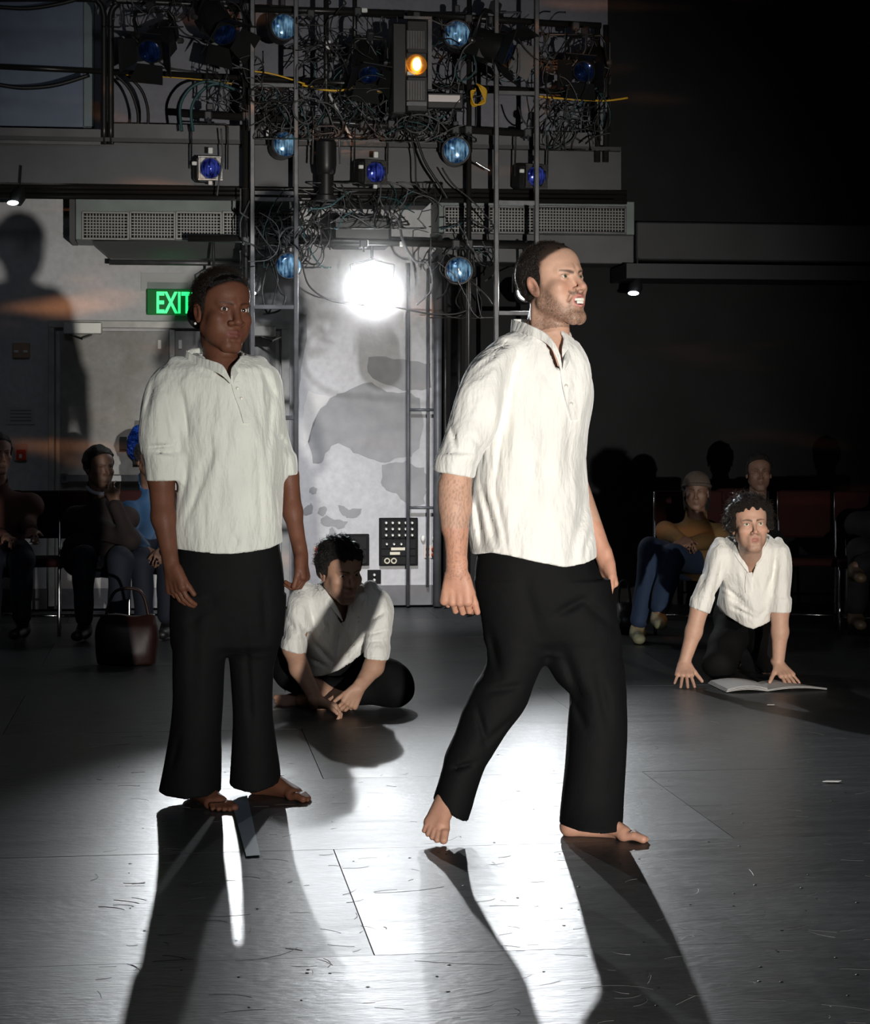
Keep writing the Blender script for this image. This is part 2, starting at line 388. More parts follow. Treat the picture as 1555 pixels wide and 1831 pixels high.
        D = sx(D, -elld(AX-0.086, Ye-0.004, Z+0.006, (0.0075, 0.009, 0.018)), 0.004)
        S.union(sl, D*h.s, k)
    def lon(h, V):
        v = (V-np.array(h.c)[None])@np.array([list(r) for r in h.R]).T/h.s; return v[:, 0], v[:, 1], v[:, 2]
    def tones(h, V, C, skin, hair, beard=0.0, lip=(0.5, 0.2, 0.18), brow=1.0, ruddy=0.25, scalp=True):
        """paint C (n,3) where V lies on this head"""
        x, y, z = h.lon(V); on = (np.abs(x) < 0.1) & (np.abs(y) < 0.13) & (z > -0.13) & (z < 0.14); ax = np.abs(x)
        def mix(m, c): m = np.clip(m, 0, 1)*on; C[:] = C*(1-m[:, None])+np.array(c)[None]*m[:, None]
        n = nz(x, y, z, 260, 3); n2 = np.random.RandomState(4).randn(len(x))*0.8; skin = np.array(skin)
        red = skin*np.array([1.04, 0.80, 0.76])
        mix(ruddy*np.exp(-((ax-0.036)/0.018)**2-((z+0.028)/0.02)**2)*(y > 0.03), red)
        mix(ruddy*np.exp(-(x/0.014)**2-((z+0.03)/0.012)**2)*(y > 0.085), red); mix(ruddy*1.2*((ax > 0.076) & (np.abs(z+0.006) < 0.036)), red)
        if beard > 0:
            edge = np.interp(z, [-0.12, -0.075, -0.045, -0.02, 0.0], [0.0, 0.030, 0.047, 0.054, 0.060])
            m = (1/(1+np.exp(-(ax-edge+0.002*n)/0.003)))/(1+np.exp((z+0.004)/0.004))/(1+np.exp(-(y+0.012-0.2*z)/0.004))*(y < 0.066)/(1+np.exp((y-np.interp(z, [-0.07, -0.045, -0.02, 0.0], [0.062, 0.050, 0.030, 0.018]))/0.004))
            m2 = 1/(1+np.exp((z+0.078+0.002*n)/0.003)); m3 = np.exp(-((z+0.047-0.25*ax)/0.006)**2)*(ax < 0.030)*(y > 0.05)
            m4 = np.exp(-((ax-0.029)/0.005)**2)*(z < -0.046)*(z > -0.09)*(y > 0.04)
            mm = np.maximum.reduce([m, m2*(y > 0.0), m3*1.35, m4])*(z > -0.125); mix(np.clip(mm*beard*(0.85+0.25*n2), 0, 0.95), hair)
        gp = 0.004+0.010*h.o.get('mouth', 0); lw = h.o.get('lips', 1.0)
        r = np.sqrt((x/0.024)**2+((z+0.0645)/(gp+0.0068*lw))**2); mix((1/(1+np.exp((r-1)/0.07)))*(y > 0.066), lip)
        if brow:
            zb = 0.0225+0.10*(ax-0.012)-9.0*(ax-0.030)**2; w = np.interp(ax, [0.010, 0.020, 0.048], [0.0042, 0.0040, 0.0018])
            if h.o.get('snarl'): zb = 0.016+0.22*(ax-0.012)-6*(ax-0.03)**2
            mix(brow*0.85*np.exp(-((z-zb)/w)**4)*(ax > 0.009)*(ax < 0.049)*(y > 0.03), hair)
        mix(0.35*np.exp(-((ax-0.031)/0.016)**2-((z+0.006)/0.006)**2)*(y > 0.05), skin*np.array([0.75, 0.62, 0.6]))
        lid = np.exp(-((ax-0.031)/0.014)**4-((z-0.0105)/0.0018)**2)*(y > 0.06); mix(0.7*lid, np.array(hair)*0.7+0.01)  # upper lid shadow painted into the tone
        if scalp: mix(1/(1+np.exp((hairline(y, z, h.o.get('hl', 0))+0.0015*n)/0.003))*(ax < 0.0745), hair)
        return C
    def eyes(h, parent, gaze=(0, 1, 0), iris=(0.12, 0.09, 0.05), white=(0.75, 0.72, 0.68)):
        g = Vector(gaze).normalized(); ns = 18
        for sx in (-1, 1):
            c = Vector((sx*0.031, 0.0655, 0.005)); b = MB(); u = g.orthogonal().normalized(); w = g.cross(u); r = 0.0126; rings = [0, 0.13, 0.16, 0.42, 0.47, 0.62, 0.9, 1.3, 1.8, 2.4, 3.14159]
            vs = []
            for a in rings:
                for k in range(ns):
                    t = 2*math.pi*k/ns; vs.append(h.w(c+(g*math.cos(a)+(u*math.cos(t)+w*math.sin(t))*math.sin(a))*r))
            for i in range(len(rings)-1):
                b.cur = 0 if i < 2 else (1 if i < 4 else 2)
                b.add([], [])
                b.f += [(i*ns+k, i*ns+(k+1) % ns, (i+1)*ns+(k+1) % ns, (i+1)*ns+k) for k in range(ns)]; b.mi += [b.cur]*ns
            b.v = [tuple(v) for v in vs]
            key = 'iris_%d' % int(iris[0]*1000+iris[1]*100+iris[2]*7000)
            b.build('eye', [mat('pupil_black', (0.005, 0.005, 0.005), 0.1), mat(key, iris, 0.15), mat('eye_white_%d' % int(white[0]*100), white, 0.25)], parent, True, world=True)
def hairline(y, z, hl=0.0):
    """negative inside the scalp area"""
    yl = np.interp(z, [-0.085, -0.06, -0.035, -0.03, 0.0, 0.03, 0.055, 0.075, 0.095, 0.13], [-0.075, -0.055, -0.030, 0.000, 0.016, 0.024, 0.030+0.02*hl, 0.058+0.012*hl, 0.078, 0.20])
    low = np.where(z < -0.085, 0.05, -0.1); return np.maximum(y-yl, low)
def snapper(me):
    """points on the front of a garment"""
    from mathutils.bvhtree import BVHTree
    t = BVHTree.FromPolygons([v.co[:] for v in me.vertices], [p.vertices[:] for p in me.polygons]); o = Vector((0, 0, CH))
    def f(x, y, lift=0.003, dflt=None):
        d = (P(x, y, 1.0)-o).normalized(); h = t.ray_cast(o, d)
        return h[0]-d*lift if h[0] is not None and (dflt is None or abs(h[0].y-dflt) < 0.12) else P(x, y, dflt or 6)
    return f
def hair_cap(h, S, th=0.006, rough=0.0, rsc=150, seed=1, hl=0.0, extra=None):
    """thin cap of hair that follows the skull"""
    sl, (X, Y, Z) = h.block(S, 0.2); D = elld(X, Y+0.018, Z-0.032, (0.075+th, 0.094+th, 0.088+th))
    D = np.minimum(D, elld(X, Y-0.022, Z-0.045, (0.064+th*0.6, 0.062+th*0.6, 0.058+th*0.8)))
    if rough: D = D+rough*nz(X, Y, Z, rsc, seed)
    cutd = hairline(Y, Z, hl)*0.7+0.0015*nz(X, Y, Z, 300, 2)
    q = np.maximum(0.006-np.abs(D-cutd), 0)/0.006; D = np.maximum(D, cutd)+q*q*0.006*0.25
    inner = elld(X, Y+0.018, Z-0.032, (0.071, 0.090, 0.084)); D = np.maximum(D, -inner)
    S.union(sl, (D*h.s).astype(f32), 0.0)
    if extra: extra(S)

def hand(S, wrist, fwd, thumb, palm, s=1.0, curl=(40, 48, 55, 60), spread=4.0, tcurl=20, tang=38, rw=0.027, tpalm=0.25):
    """wrist point, finger direction, thumb side and palm side as world directions; curl in degrees at each knuckle"""
    f = Vector(fwd).normalized(); t = Vector(thumb); t = (t-f*t.dot(f)).normalized(); pn = Vector(palm); pn = (pn-f*pn.dot(f)-t*pn.dot(t)).normalized()
    w = Vector(wrist); tips = []
    S.cap(w-f*0.02*s, w+f*0.02*s, rw*s, 0.029*s, 0.015, (pn, 0.70))
    for q in (-0.55, -0.2, 0.2, 0.55): S.cap(w+f*0.015*s+t*q*0.035*s, w+f*0.080*s+t*q*0.062*s, 0.0175*s, 0.0135*s, 0.010, (pn, 0.85))
    S.ell(w+f*0.035*s+t*0.020*s+pn*0.008*s, (0.018*s, 0.026*s, 0.014*s), [t, f, pn], 0.012)
    for i, (q, L, r) in enumerate(((1, 0.074, 0.0090), (0.34, 0.082, 0.0092), (-0.33, 0.076, 0.0088), (-1, 0.060, 0.0078))):
        p = w+f*(0.086-0.005*abs(q)-(0.006 if i == 3 else 0))*s+t*q*0.030*s; a = math.radians(q*spread); d0 = (f*math.cos(a)+t*math.sin(a)).normalized(); ax = d0.cross(pn).normalized(); tot = 0
        S.cap(p-d0*0.016*s, p-pn*0.002*s, 0.0105*s, 0.0103*s, 0.006)
        for j, seg in enumerate((0.45, 0.31, 0.24)):
            tot += math.radians(curl[i])*(0.9, 1.0, 0.7)[j]; d = Matrix.Rotation(tot, 3, ax) @ d0; e = p+d*seg*L*s; rr = r*s*(1, 0.94, 0.88)[j]
            S.cap(p, e, rr, rr*0.93, 0.0025); p = e
        tips.append(p)
    a = math.radians(tang); d = (f*math.cos(a)+t*math.sin(a)+pn*tpalm).normalized(); p = w+f*0.020*s+t*0.022*s; bd = (f+pn*0.8-t*0.35).normalized()
    for j, (L, r) in enumerate(((0.040, 0.0140), (0.032, 0.0108), (0.026, 0.0095))):
        e = p+d*L*s; S.cap(p, e, r*s, r*0.9*s, 0.010 if j == 0 else 0.003); p = e
        an = math.radians(tcurl); d = (d*math.cos(an)+bd*math.sin(an)).normalized()
    tips.append(p); return tips

def foot(S, heel, toe, ankle, side, s=1.0, up=(0, 0, 1), k=0.014, arch=True):
    """heel and toe points at sole level; side = unit vector towards the big toe"""
    h, t, an = Vector(heel), Vector(toe), Vector(ankle); f = (t-h); L = f.length; f.normalize(); u = Vector(up); u = (u-f*u.dot(f)).normalized(); sd = Vector(side); sd = (sd-f*sd.dot(f)-u*sd.dot(u)).normalized()
    S.cap(h+f*0.030*s+u*0.029*s, an, 0.030*s, 0.034*s, k)
    S.cap(h+f*0.030*s+u*0.026*s, h+f*L*0.62+u*0.020*s-sd*0.016*s, 0.027*s, 0.019*s, k)
    S.cap(an, h+f*L*0.70+u*0.024*s+sd*0.012*s, 0.036*s, 0.021*s, 0.02)
    S.cap(an+f*0.01, h+f*L*0.66+u*0.020*s-sd*0.022*s, 0.030*s, 0.017*s, 0.02)
    S.cap(h+f*L*0.70+u*0.019*s+sd*0.020*s, h+f*L*0.68+u*0.016*s-sd*0.026*s, 0.020*s, 0.016*s, 0.012)
    for i, (q, e, r) in enumerate(((0.033, 0.955, 0.0130), (0.013, 0.965, 0.0092), (-0.003, 0.935, 0.0088), (-0.018, 0.895, 0.0084), (-0.032, 0.845, 0.0080))):
        a = h+f*L*0.72+u*0.016*s+sd*q*0.85*s; b = h+f*(L*e-0.010*s)+u*(r+0.0005)*s+sd*q*1.05*s; m = (a+b)/2+u*0.006*s
        S.cap(a, m, r*1.05*s, r*s, 0.005); S.cap(m, b, r*s, r*1.02*s, 0.004)
# ---------------------------------------------------------------- the room
TW = 0.13; YW = 14.28; WA = math.atan(TW); WN = Vector((math.sin(WA), -math.cos(WA), 0)); WX = Vector((math.cos(WA), math.sin(WA), 0))
def W(px, py, off=0.0):
    """point on the plane 'off' metres in front of the back wall, seen at px, py"""
    u = (px-HX)/FPX; v = (py-HY)/FPX; d = (YW-off/math.cos(WA))/(1-TW*u); return Vector((u*d, d, CH-v*d))
WROT = Matrix.Rotation(WA, 3, 'Z')
def wbox(mb, x0, y0, x1, y1, off, th, bev=0.0):
    """box parallel to the wall: picture extent of its face, off = how far its face stands off, th = depth"""
    a = W(x0, (y0+y1)/2, off); b = W(x1, (y0+y1)/2, off); zc = (y0+y1)/2; zt = W((x0+x1)/2, y0, off).z; zb = W((x0+x1)/2, y1, off).z
    c = (a+b)/2; c.z = (zt+zb)/2; c = c-WN*th/2
    mb.box(c, ((b-a).length, th, abs(zt-zb)), WROT, bev); return mb
def wpipe(mb, x0, y0, x1, y1, off, r, off1=None, seg=10): return mb.tube([W(x0, y0, off), W(x1, y1, off if off1 is None else off1)], r, seg)

M_floor = mat('black_floor_paint', (0.052, 0.055, 0.058), 0.36, 0, 0.12)
def floor_material(m):
    nt = m.node_tree; b = nt.nodes['Principled BSDF']; b.inputs['IOR'].default_value = 1.22; b.inputs['Specular IOR Level'].default_value = 0.5; L = nt.links; tc = nt.nodes.new('ShaderNodeTexCoord')
    def noise(sc, vec, det=5):
        mp = nt.nodes.new('ShaderNodeMapping'); mp.inputs['Scale'].default_value = vec; L.new(tc.outputs['Object'], mp.inputs[0])
        n = nt.nodes.new('ShaderNodeTexNoise'); n.inputs['Scale'].default_value = sc; n.inputs['Detail'].default_value = det; L.new(mp.outputs[0], n.inputs[0]); return n.outputs[0]
    def rng(s, a, c, lo, hi):
        r = nt.nodes.new('ShaderNodeMapRange'); r.inputs[1].default_value = a; r.inputs[2].default_value = c; r.inputs[3].default_value = lo; r.inputs[4].default_value = hi; L.new(s, r.inputs[0]); return r.outputs[0]
    wear = noise(1.1, (1, 1, 1)); streak = noise(9, (0.3, 2.2, 1)); fine = noise(60, (0.5, 1.6, 1))
    r1 = rng(wear, 0.3, 0.7, 0.33, 0.41); ad = nt.nodes.new('ShaderNodeMath'); ad.operation = 'ADD'; L.new(r1, ad.inputs[0]); L.new(rng(streak, 0.35, 0.75, -0.02, 0.035), ad.inputs[1]); L.new(ad.outputs[0], b.inputs['Roughness'])
    mx = nt.nodes.new('ShaderNodeMixRGB'); mx.inputs[1].default_value = (0.050, 0.053, 0.055, 1); mx.inputs[2].default_value = (0.095, 0.098, 0.099, 1); L.new(rng(fine, 0.40, 0.75, 0, 1), mx.inputs[0])
    mx2 = nt.nodes.new('ShaderNodeMixRGB'); mx2.blend_type = 'MULTIPLY'; mx2.inputs[0].default_value = 0.5; L.new(mx.outputs[0], mx2.inputs[1]); L.new(rng(streak, 0.3, 0.7, 0.75, 1.2), mx2.inputs[2]); L.new(mx2.outputs[0], b.inputs['Base Color'])
    bp = nt.nodes.new('ShaderNodeBump'); bp.inputs['Strength'].default_value = 0.35; bp.inputs['Distance'].default_value = 0.004; L.new(fine, bp.inputs['Height'])
    bp2 = nt.nodes.new('ShaderNodeBump'); bp2.inputs['Strength'].default_value = 0.10; bp2.inputs['Distance'].default_value = 0.01; L.new(streak, bp2.inputs['Height']); L.new(bp.outputs[0], bp2.inputs['Normal']); L.new(bp2.outputs[0], b.inputs['Normal'])
floor_material(M_floor)
M_black = mat('black_paint', (0.012, 0.012, 0.013), 0.45); M_dark = mat('dark_grey_paint', (0.035, 0.036, 0.04), 0.5, var=0.3, vscale=6)
M_pipe = mat('black_steel_pipe', (0.035, 0.034, 0.033), 0.32, 0.5); M_rail = mat('grey_steel', (0.12, 0.12, 0.125), 0.4, 0.5, var=0.25, vscale=12)
M_chrome = mat('bright_steel', (0.6, 0.6, 0.6), 0.25, 1.0); M_cable = mat('black_cable', (0.012, 0.012, 0.012), 0.5)
M_duct = mat('galvanised_duct', (0.15, 0.18, 0.17), 0.5, 0.2, var=0.2, vscale=5); M_white = mat('white_plate', (0.75, 0.74, 0.70), 0.5)
M_tape = mat('white_label_tape', (0.85, 0.84, 0.8), 0.6); M_void = mat('unlit_void', (0.004, 0.004, 0.004), 0.9)

# floor: dance floor boards on a black deck
fl = MB(); fl.box((0, 5.0, -0.04), (26, 34, 0.06)); o = fl.build('floor', mat('deck_black', (0.02, 0.02, 0.02), 0.5)); o['kind'] = 'structure'; FLOOR = o
PR = Matrix.Rotation(WA, 3, 'Z'); bx, by = 2.44, 1.22; base0 = Vector((-0.30, 5.955, 0)); k = 0
board = None
for r in range(-6, 8):
    for c in range(-3, 4):
        ctr = base0+PR @ Vector(((c+0.5)*bx+(0.0 if r % 2 else -1.22)+(0.06 if r > 0 else 0), (r+0.5)*by, -0.006))
        if abs(ctr.x) > 6.4: continue
        if board is None:
            board = MB().box((0, 0, 0), (bx-0.003, by-0.003, 0.012)).build('floor_board', M_floor, FLOOR).data; q = bpy.data.objects['floor_board']
        else: q = bpy.data.objects.new('floor_board', board); COL.objects.link(q); q.parent = FLOOR
        q.location = ctr+Vector((0, 0, -0.0004*((r*3+c*5) % 3))); q.rotation_euler = (0, 0, WA)

# back wall, lower storey: grey painted plaster in the middle and left, black on the right
def wall_material(name, base, patch, scale=1.4, thr=0.55):
    m = mat(name, base, 0.55); nt = m.node_tree; b = nt.nodes['Principled BSDF']; L = nt.links; tc = nt.nodes.new('ShaderNodeTexCoord')
    n = nt.nodes.new('ShaderNodeTexNoise'); n.inputs['Scale'].default_value = scale; n.inputs['Detail'].default_value = 7; n.inputs['Roughness'].default_value = 0.6; L.new(tc.outputs['Object'], n.inputs[0])
    n2 = nt.nodes.new('ShaderNodeTexNoise'); n2.inputs['Scale'].default_value = 22; n2.inputs['Detail'].default_value = 8; L.new(tc.outputs['Object'], n2.inputs[0])
    r = nt.nodes.new('ShaderNodeMapRange'); r.inputs[1].default_value = thr-0.12; r.inputs[2].default_value = thr+0.12; L.new(n.outputs[0], r.inputs[0])
    mx = nt.nodes.new('ShaderNodeMixRGB'); mx.inputs[1].default_value = (*base, 1); mx.inputs[2].default_value = (*patch, 1); L.new(r.outputs[0], mx.inputs[0])
    r2 = nt.nodes.new('ShaderNodeMapRange'); r2.inputs[1].default_value = 0.3; r2.inputs[2].default_value = 0.7; r2.inputs[3].default_value = 0.9; r2.inputs[4].default_value = 1.06; L.new(n2.outputs[0], r2.inputs[0])
    v = nt.nodes.new('ShaderNodeVectorMath'); v.operation = 'SCALE'; L.new(mx.outputs[0], v.inputs[0]); L.new(r2.outputs[0], v.inputs['Scale']); L.new(v.outputs[0], b.inputs['Base Color'])
    bp = nt.nodes.new('ShaderNodeBump'); bp.inputs['Strength'].default_value = 0.25; bp.inputs['Distance'].default_value = 0.01; L.new(n2.outputs[0], bp.inputs['Height']); L.new(bp.outputs[0], b.inputs['Normal']); return m
M_plaster = wall_material('worn_grey_plaster', (0.56, 0.555, 0.57), (0.46, 0.46, 0.475))
M_upwall = wall_material('upper_wall_paint', (0.17, 0.17, 0.20), (0.13, 0.13, 0.155), 0.9)
M_blackwall = mat('black_wall_paint', (0.013, 0.013, 0.014), 0.65, var=0.3, vscale=2); M_rightwall = mat('charcoal_wall_paint', (0.010, 0.010, 0.011), 0.7, 0, 0.2, var=0.3, vscale=2)
mb = MB(); wbox(mb, -700, -40, 783, 1085, 0, 0.25); o = mb.build('wall_back', M_plaster); o['kind'] = 'structure'; WALL = o
mb = MB(); wbox(mb, 783, -1300, 2600, 1086, 0.0, 0.25); o = mb.build('wall_right', M_rightwall); o['kind'] = 'structure'
mb = MB(); wbox(mb, -60, 1050, 783, 1086, 0.02, 0.02); o = mb.build('baseboard_back', mat('baseboard_grey', (0.12, 0.12, 0.13), 0.5, var=0.3, vscale=5)); o['kind'] = 'structure'
# room shell out of view
for nm, c, s_ in (('wall_left', (-6.6, 5, 3.2), (0.2, 34, 6.6)), ('wall_side', (8.0, 5, 3.2), (0.2, 34, 6.6)), ('wall_front', (0.6, -9.5, 3.2), (15, 0.2, 6.6)), ('ceiling', (0.6, 4, 6.7), (15, 28, 0.2))):
    o = MB().box(c, s_).build(nm, M_blackwall); o['kind'] = 'structure'

# thin grey and pale patches on the plaster, one strip painted as shade
M_patch = mat('wall_patch_grey', (0.30, 0.30, 0.31), 0.6, var=0.12, vscale=9); M_patch2 = mat('wall_patch_pale', (0.62, 0.61, 0.60), 0.6, var=0.1, vscale=9)
patches = [
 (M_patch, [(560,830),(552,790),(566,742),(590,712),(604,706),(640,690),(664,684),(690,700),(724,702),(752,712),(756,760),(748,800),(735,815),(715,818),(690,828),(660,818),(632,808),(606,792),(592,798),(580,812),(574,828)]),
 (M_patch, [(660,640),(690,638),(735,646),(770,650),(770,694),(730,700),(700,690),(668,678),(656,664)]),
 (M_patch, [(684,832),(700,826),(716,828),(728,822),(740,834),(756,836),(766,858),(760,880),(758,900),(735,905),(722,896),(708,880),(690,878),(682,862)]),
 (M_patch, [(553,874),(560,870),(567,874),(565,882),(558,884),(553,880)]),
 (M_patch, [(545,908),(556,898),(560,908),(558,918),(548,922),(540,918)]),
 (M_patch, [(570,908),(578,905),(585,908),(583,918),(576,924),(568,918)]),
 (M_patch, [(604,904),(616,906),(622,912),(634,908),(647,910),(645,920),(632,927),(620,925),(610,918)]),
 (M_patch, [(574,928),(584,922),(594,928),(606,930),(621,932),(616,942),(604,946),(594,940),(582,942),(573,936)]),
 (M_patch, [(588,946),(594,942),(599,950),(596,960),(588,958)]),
 (M_patch, [(536,560),(548,562),(550,590),(540,640),(536,700),(534,760),(531,700),(531,600)]),  # edge of the striding man's cast shadow, painted as a grey strip
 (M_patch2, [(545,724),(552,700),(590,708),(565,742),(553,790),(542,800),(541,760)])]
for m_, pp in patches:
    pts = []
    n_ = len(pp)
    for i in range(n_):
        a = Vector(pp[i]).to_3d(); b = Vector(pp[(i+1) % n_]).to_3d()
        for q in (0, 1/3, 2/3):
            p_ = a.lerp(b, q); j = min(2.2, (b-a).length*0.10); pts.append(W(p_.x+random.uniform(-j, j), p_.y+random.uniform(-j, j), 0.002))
    mb = MB().slab(pts, -WN*0.004); mb.build('wall_patch', m_, WALL)

# double exit doors in a steel frame
M_frame = mat('door_frame_paint', (0.42, 0.41, 0.39), 0.45, 0.1, var=0.25, vscale=7); M_door = wall_material('worn_door_paint', (0.36, 0.355, 0.35), (0.23, 0.215, 0.19), 2.2, 0.5)
d = thing('door_1', 'double exit door with a worn grey steel frame under the green sign', 'door', W(300, 1085, 0)); d['kind'] = 'structure'
mb = MB(); wbox(mb, 86, 576, 97, 1085, 0.05, 0.05, 0.004); wbox(mb, 86, 574, 518, 587, 0.055, 0.05, 0.004); wbox(mb, 503, 588, 518, 1085, 0.05, 0.05, 0.004); wbox(mb, 303, 590, 312, 1085, 0.04, 0.04); mb.build('door_frame', M_frame, d, world=True)
for x0, x1 in ((98, 302), (313, 501)):
    mb = MB(); wbox(mb, x0, 592, x1, 1083, 0.02, 0.015, 0.002); lf = mb.build('door_leaf', M_door, d, world=True)
    mb = MB(); wbox(mb, x0+2, 592, x0+9, 1083, 0.027, 0.01, 0.002) if x0 < 200 else wbox(mb, x1-9, 592, x1-2, 1083, 0.027, 0.01, 0.002); mb.build('edge_strip', M_frame, lf)
    hx = 285 if x0 < 200 else 322
    mb = MB(); wbox(mb, hx-3, 608, hx+3, 624, 0.03, 0.012, 0.002); mb.build('strike_plate', M_tape, lf)
    mb = MB(); wbox(mb, x0+12, 849, x1-14, 862, 0.11, 0.035, 0.006); wbox(mb, x0+10, 847, x0+22, 864, 0.11, 0.09, 0.004); wbox(mb, x1-24, 847, x1-12, 864, 0.11, 0.09, 0.004); mb.build('push_bar', M_rail, lf)
for x0, x1, y0, y1 in ((113, 182, 576, 597), (452, 493, 583, 601)):
    mb = MB(); wbox(mb, x0, y0, x1, y1, 0.14, 0.07, 0.006); cl = mb.build('door_closer', mat('closer_cover', (0.5, 0.5, 0.46), 0.35, 0.2), d, world=True)
    mb = MB().tube([W(x0+12, y1+1, 0.12), W(x0+34, y1+9, 0.16), W(x0+50, y1+2, 0.06)], 0.008, 6); mb.build('closer_arm', M_chrome, cl)
# blue light gel taped on the door
mb = MB(); wbox(mb, 222, 752, 262, 832, 0.03, 0.004)
t = thing('door_window', 'small door window covered with crinkled blue film and black tape', 'window', W(245, 790, 0.02)); pts = [W(x, y, 0.032+0.008*((i*7) % 3)) for i, (x, y) in enumerate([(224,800),(229,780),(238,764),(250,756),(264,754),(278,764),(282,792),(272,822),(256,834),(240,826),(229,812)])]
c0 = W(252, 794, 0.045); mb = MB(); mb.add([c0]+pts, [(0, 1+i, 1+(i+1) % len(pts)) for i in range(len(pts))]); mb.slab(pts, -WN*0.004)
M_film = mat('crinkled_blue_film', (0.01, 0.06, 0.38), 0.18, 0.5, bump=1.0, bscale=22, bdist=0.06); mb.build('film', M_film, t, world=True)
for x0, y0, x1, y1 in ((214, 781, 227, 804), (241, 752, 256, 762), (238, 820, 258, 831)): mb = MB(); wbox(mb, x0, y0, x1, y1, 0.042, 0.003); mb.build('tape', M_black, t, world=True)

# EXIT sign
t = thing('exit_sign', 'glowing green EXIT sign above the double doors', 'sign', W(300, 540, 0.02))
mb = MB(); wbox(mb, 263, 517, 343, 563, 0.09, 0.07, 0.004); mb.build('sign_housing', mat('sign_green', (0.003, 0.06, 0.012), 0.15, emit=(0.0, 0.35, 0.05), estr=0.16), t, world=True)
cu = bpy.data.curves.new('exit_text', 'FONT'); cu.body = 'EXIT'; cu.size = 0.185; cu.extrude = 0.003; cu.offset = 0.0035; cu.space_character = 0.98
to = bpy.data.objects.new('exit_text', cu); me = None; COL.objects.link(to); bpy.context.view_layer.update()
me = bpy.data.meshes.new_from_object(to.evaluated_get(bpy.context.evaluated_depsgraph_get())); bpy.data.objects.remove(to)
lt = link('lettering', me, mat('exit_letter_glow', (0.05, 0.6, 0.2), 0.4, emit=(0.02, 0.95, 0.2), estr=1.6), t); lt.location = W(278, 559, 0.094)-t.location; lt.rotation_euler = (math.pi/2, 0, WA); lt.scale = (0.67, 1.12, 1)
mb = MB(); wbox(mb, 252, 488, 340, 520, 0.012, 0.01); tag(mb.build('wall_plate', mat('pale_plate', (0.42, 0.43, 0.42), 0.5)), 'pale rectangular backing plate on the wall behind the EXIT sign', 'plate')
mb = MB(); wbox(mb, 264, 505, 336, 518, 0.03, 0.015); tag(mb.build('sign_bracket', M_duct), 'thin grey bracket holding the top of the EXIT sign', 'bracket')
# notices and alarm to the left of the doors
t = thing('notice', 'small white printed notice on the wall left of the doors', 'notice', W(37, 743, 0)); mb = MB(); wbox(mb, 12, 728, 62, 759, 0.008, 0.005); mb.build('sheet', mat('notice_paper', (0.5, 0.5, 0.48), 0.7), t, world=True)
mb = MB()
for k in range(4): wbox(mb, 18, 733+k*6, 56, 735+k*6, 0.0095, 0.002)
mb.build('printed_lines', mat('print_grey', (0.2, 0.2, 0.2), 0.7), t, world=True)['kind'] = 'stuff'
t = thing('fire_alarm', 'red fire alarm pull station with white surround on the left wall', 'alarm', W(36, 810, 0)); mb = MB(); wbox(mb, 24, 794, 49, 824, 0.02, 0.018, 0.004); mb.build('surround', mat('alarm_surround', (0.6, 0.42, 0.36), 0.5), t, world=True)
mb = MB(); wbox(mb, 29, 804, 46, 823, 0.05, 0.03, 0.004); mb.build('pull_box', mat('alarm_red', (0.75, 0.05, 0.02), 0.3), t, world=True); mb = MB(); wbox(mb, 34, 812, 39, 819, 0.056, 0.006); mb.build('pull_lever', M_tape, t, world=True)
t = thing('switch_panel', 'small panel with two bright switches high on the left wall', 'switch panel', W(38, 626, 0)); mb = MB(); wbox(mb, 22, 613, 53, 640, 0.03, 0.028, 0.004); mb.build('panel_plate', mat('tan_plate', (0.42, 0.27, 0.18), 0.5), t, world=True)
for x in (29, 45): mb = MB(); wbox(mb, x-4, 626, x+4, 631, 0.042, 0.012, 0.003); mb.build('switch', M_tape, t, world=True)
# stage electrics plates low on the wall
def knob(x, y, r, off, par, m): return MB().lathe([(r, 0), (r*0.9, 0.016), (r*0.6, 0.022)], W(x, y, off), WN, 10).build('knob', m, par, world=True)
M_panel = mat('black_panel', (0.012, 0.012, 0.013), 0.7, 0, 0.15); M_knob = mat('silver_knob', (0.5, 0.5, 0.48), 0.4, 0.3); M_ring = mat('cream_ring', (0.75, 0.7, 0.55), 0.5)
t = thing('patch_panel', 'large black socket panel with rows of silver knobs on the wall', 'panel', W(712, 970, 0)); mb = MB(); wbox(mb, 678, 926, 747, 1012, 0.03, 0.03, 0.004); mb.build('panel_box', M_panel, t, world=True)
mb = MB()
for y0, y1 in ((930, 962), (965, 981), (983, 994), (996, 1009)): wbox(mb, 682, y0, 743, y1, 0.036, 0.006, 0.002)
mb.build('module', mat('module_grey', (0.02, 0.02, 0.021), 0.7, 0, 0.15), t, world=True)
for r in range(3):
    for c in range(5): knob(690+c*11.6, 935+r*11, 0.011, 0.036, t, M_knob)
for c in range(4): knob(691+c*13, 973, 0.010, 0.036, t, M_knob)
for x0, x1, y0 in ((699, 724, 979), (697, 715, 987)): mb = MB(); wbox(mb, x0, y0, x1, y0+5, 0.040, 0.003); mb.build('label_strip', M_ring, t, world=True)
for x in (692, 704): MB().tube([W(x, 1003, 0.042)+WX*0.017*math.cos(a*math.pi/8)+Vector((0, 0, 0.017*math.sin(a*math.pi/8))) for a in range(16)], 0.005, 6, closed=True).build('socket_ring', M_ring, t, world=True)
t = thing('junction_panel', 'second black socket panel partly behind the sitting performer', 'panel', W(632, 985, 0)); mb = MB(); wbox(mb, 604, 955, 660, 1012, 0.03, 0.03, 0.004); mb.build('panel_box', M_panel, t, world=True)
mb = MB(); wbox(mb, 609, 960, 655, 982, 0.035, 0.006, 0.002); wbox(mb, 609, 985, 655, 1008, 0.035, 0.006, 0.002); mb.build('module', MATS['module_grey'], t, world=True); knob(645, 991, 0.012, 0.036, t, M_knob); knob(625, 970, 0.008, 0.036, t, M_rail)
